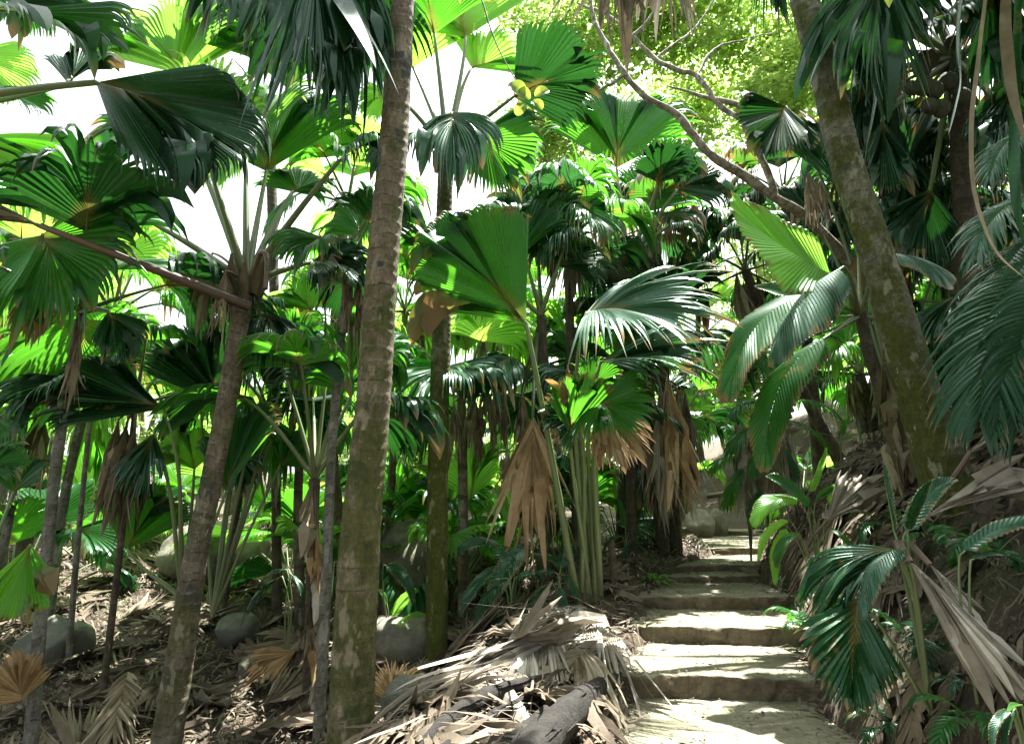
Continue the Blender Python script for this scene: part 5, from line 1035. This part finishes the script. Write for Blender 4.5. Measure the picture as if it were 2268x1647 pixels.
# sprig of round leaves hanging in front of the sky
sp = thing('leafy_sprig', 'hanging twig with five round bright green leaves near the top centre', 'twig', None, tuple(U(1062, -20, 3.0))); lc = np.array(sp.location)
v, f, a = tube(upt([(1020, -60, 3), (1062, -10, 3), (1085, 60, 3), (1110, 120, 3), (1150, 190, 3), (1172, 215, 3)]), [.006, .005, .005, .004, .004, .003], 6, 6); link('twig', mesh('twig', v-lc, f, M['petb'], a), sp)
for cu, cv, r, an in ((1146, 194, 21, 200), (1158, 206, 18, 230), (1200, 203, 16, 10), (1190, 230, 14, 60), (1154, 240, 16, 120), (1014, -2, 8, 0)):
    c = U(cu, cv, 2.97); q = U(1172, 216, 2.97); rr = pxm(r, cu, cv, 2.97); t = np.linspace(0, 2*np.pi, 20, endpoint=False); e = nrm(c-q); s = nrm(np.cross(e, [0, -1, .2])); 
    V = [c]+[c+(e*math.cos(x)*1.12+s*math.sin(x)*(.88+.1*math.cos(x)))*rr+np.array([0, .012*math.cos(2*x), 0]) for x in t]
    F = [(0, 1+i, 1+(i+1) % 20) for i in range(20)]; A_ = np.zeros((21, 3)); A_[:, 0] = .3; link('leaf', mesh('leaf', np.array(V)-lc, F, M['lime'], A_), sp)

# ============================================================ palms deeper in the forest (prototypes, then copies)
def proto(seed, trunk_h, kind='fan', mats=('green', 'lime'), n=9, R=1.3):
    o = thing('forest_palm', '', 'palm tree'); rng = RS(seed)
    P = [np.array([0, 0, -.3]), np.array([rng.normal(0, .1), rng.normal(0, .1), trunk_h*.5]), np.array([rng.normal(0, .2), rng.normal(0, .2), trunk_h])]
    trunk(o, P, [.13, .10, .09], ('brownt', 'darkt', 'trunk', 'pale')[seed % 4], ring=.1, seg=10, seed=seed)
    kw = dict(nseg=24, J1=3, J2=3) if kind == 'fan' else dict(PIN, nseg=30, J2=3, lat=.3)
    crown(o, P[-1], n, 1.2 if kind == 'fan' else .25, R, mats, (80, -10), seed, pr=.024, **kw)
    for k in range(3):
        a = rng.uniform(0, 6.28); hb = P[-1]+np.array([math.cos(a)*.25, math.sin(a)*.25, -.1]); 
        frond(o, None, hb, hb+np.array([math.cos(a)*.12, math.sin(a)*.12, -1.1]), mat='dead', face=(math.cos(a), math.sin(a), .2), spread=20, nseg=16, fuse=.4, J1=3, J2=3, gs=.5, rag=.6, cup=-40)
    return o
def copy_tree(o, loc, rz, s):
    c = o.copy(); COL.objects.link(c); c.location = loc; c.rotation_euler = (0, 0, rz); c.scale = (s, s, s)
    for ch in o.children:
        k = ch.copy(); COL.objects.link(k); k.parent = c
        for g in ch.children: h = g.copy(); COL.objects.link(h); h.parent = k
    return c
PROTO = [proto(101, 3.2, mats=('green', 'lime')), proto(102, 4.6, mats=('green', 'lime', 'lime')), proto(103, 2.2, mats=('lime', 'green')), proto(104, .3, mats=('green', 'lime'), n=8, R=1.1), proto(105, 3.6, 'pin', ('green', 'lime'), 10, 2.0), proto(106, .4, 'pin', ('lime', 'green'), 9, 1.5), proto(107, 6.0, mats=('green', 'lime'))]
rng = RS(2024)
spots = []
# (u, distance, prototype)
hand = [(60, 11, 0), (160, 13, 1), (720, 12, 0), (830, 12, 5), (900, 11, 3), (1090, 15, 1), (1240, 16, 4), 
        (1520, 18, 1), (1560, 22, 2), (1640, 24, 2), (1745, 17, 5), (1780, 15, 3), (1930, 12, 2), (2020, 11, 1), (2100, 12, 2), (2200, 10, 3), (520, 16, 1), (860, 17, 1), (1480, 22, 6), (2080, 17, 6), (180, 20, 6), (780, 19, 4), (1130, 20, 2), (2240, 14, 1), (480, 24, 0), (980, 23, 2), (260, 25, 1)]
for i, (u_, d_, k) in enumerate(hand): spots.append((U(u_, 1100, d_)[0], d_, k))
for i in range(26):
    d_ = 20+24*rng.random(); u_ = rng.uniform(-150, 2400); spots.append((U(u_, 1100, d_)[0], d_, int(rng.integers(0, 7))))
used = set()
for x, y, k in spots:
    z = float(H(x, y)); rz = rng.uniform(0, 6.28); s = rng.uniform(.85, 1.25)
    if k in used: o = copy_tree(PROTO[k], (x, y, z), rz, s)
    else: used.add(k); o = PROTO[k]; o.location = (x, y, z); o.rotation_euler = (0, 0, rz); o.scale = (s, s, s)
    fan = k not in (4, 5); low = k in (3, 5); side = 'left of the stairs' if x < 4 else 'on the slope right of the stairs'
    o['label'] = ('stemless ' if low else 'slender ')+('fan palm' if fan else 'feather palm')+' deep in the forest '+side
    o['group'] = ('low ' if low else 'slim ')+('fan' if fan else 'feather')+' palms deep in the forest '+side
    o['category'] = 'palm tree'
# leafy trees closing the view far behind
def far_tree(x, y, h, r, seed):
    z = float(H(x, y)); o = thing('forest_tree', 'leafy bright green tree far behind the palms, '+('beyond the left slope' if x < -4 else 'beyond the stairs' if x < 8 else 'up the right slope'), 'tree', 'leafy trees far '+('left' if x < -4 else 'centre' if x < 8 else 'right'), (x, y, z)); g = RS(seed)
    v, f, a = tube([(0, 0, -.3), (g.normal(0, .2), 0, h*.5), (g.normal(0, .4), 0, h)], [.22, .16, .06], 8, 4); parts = [(v, f, a)]
    for k in range(5):
        a_ = g.uniform(0, 6.28); b = g.uniform(.4, .8)*h; parts.append(tube([(0, 0, b), (math.cos(a_)*r*.4, math.sin(a_)*r*.4, b+h*.12), (math.cos(a_)*r*.8, math.sin(a_)*r*.8, b+h*.2)], [.08, .05, .02], 6, 3))
    v, f, a = join(parts); link('trunk', mesh('trunk', v, f, M['bark'], a), o)
    v, f, a = leaf_cloud((0, 0, h*.85), (r, r, h*.5), 6500, .26, seed, 70); link('crown', mesh('crown', v, f, M['canopy'], a), o)
for i, (x, y, h, r) in enumerate([(-26, 34, 5, 4), (-17, 38, 4.5, 4), (-9, 36, 4.5, 4), (-1, 40, 5.5, 4.5), (7, 36, 8, 4.5), (14, 30, 9, 4.5), (21, 28, 9, 5), (12, 22, 7.5, 3.2), (17, 18, 8, 3.6), (28, 36, 9, 5), (3, 30, 4.5, 3), (-36, 40, 5, 5), (10, 27, 4, 3), (-14, 28, 3, 3), (-4, 27, 3, 2.5)]): far_tree(x, y, h, r, 300+i)
print('fronds', NF[0], 'objects', len(bpy.data.objects))
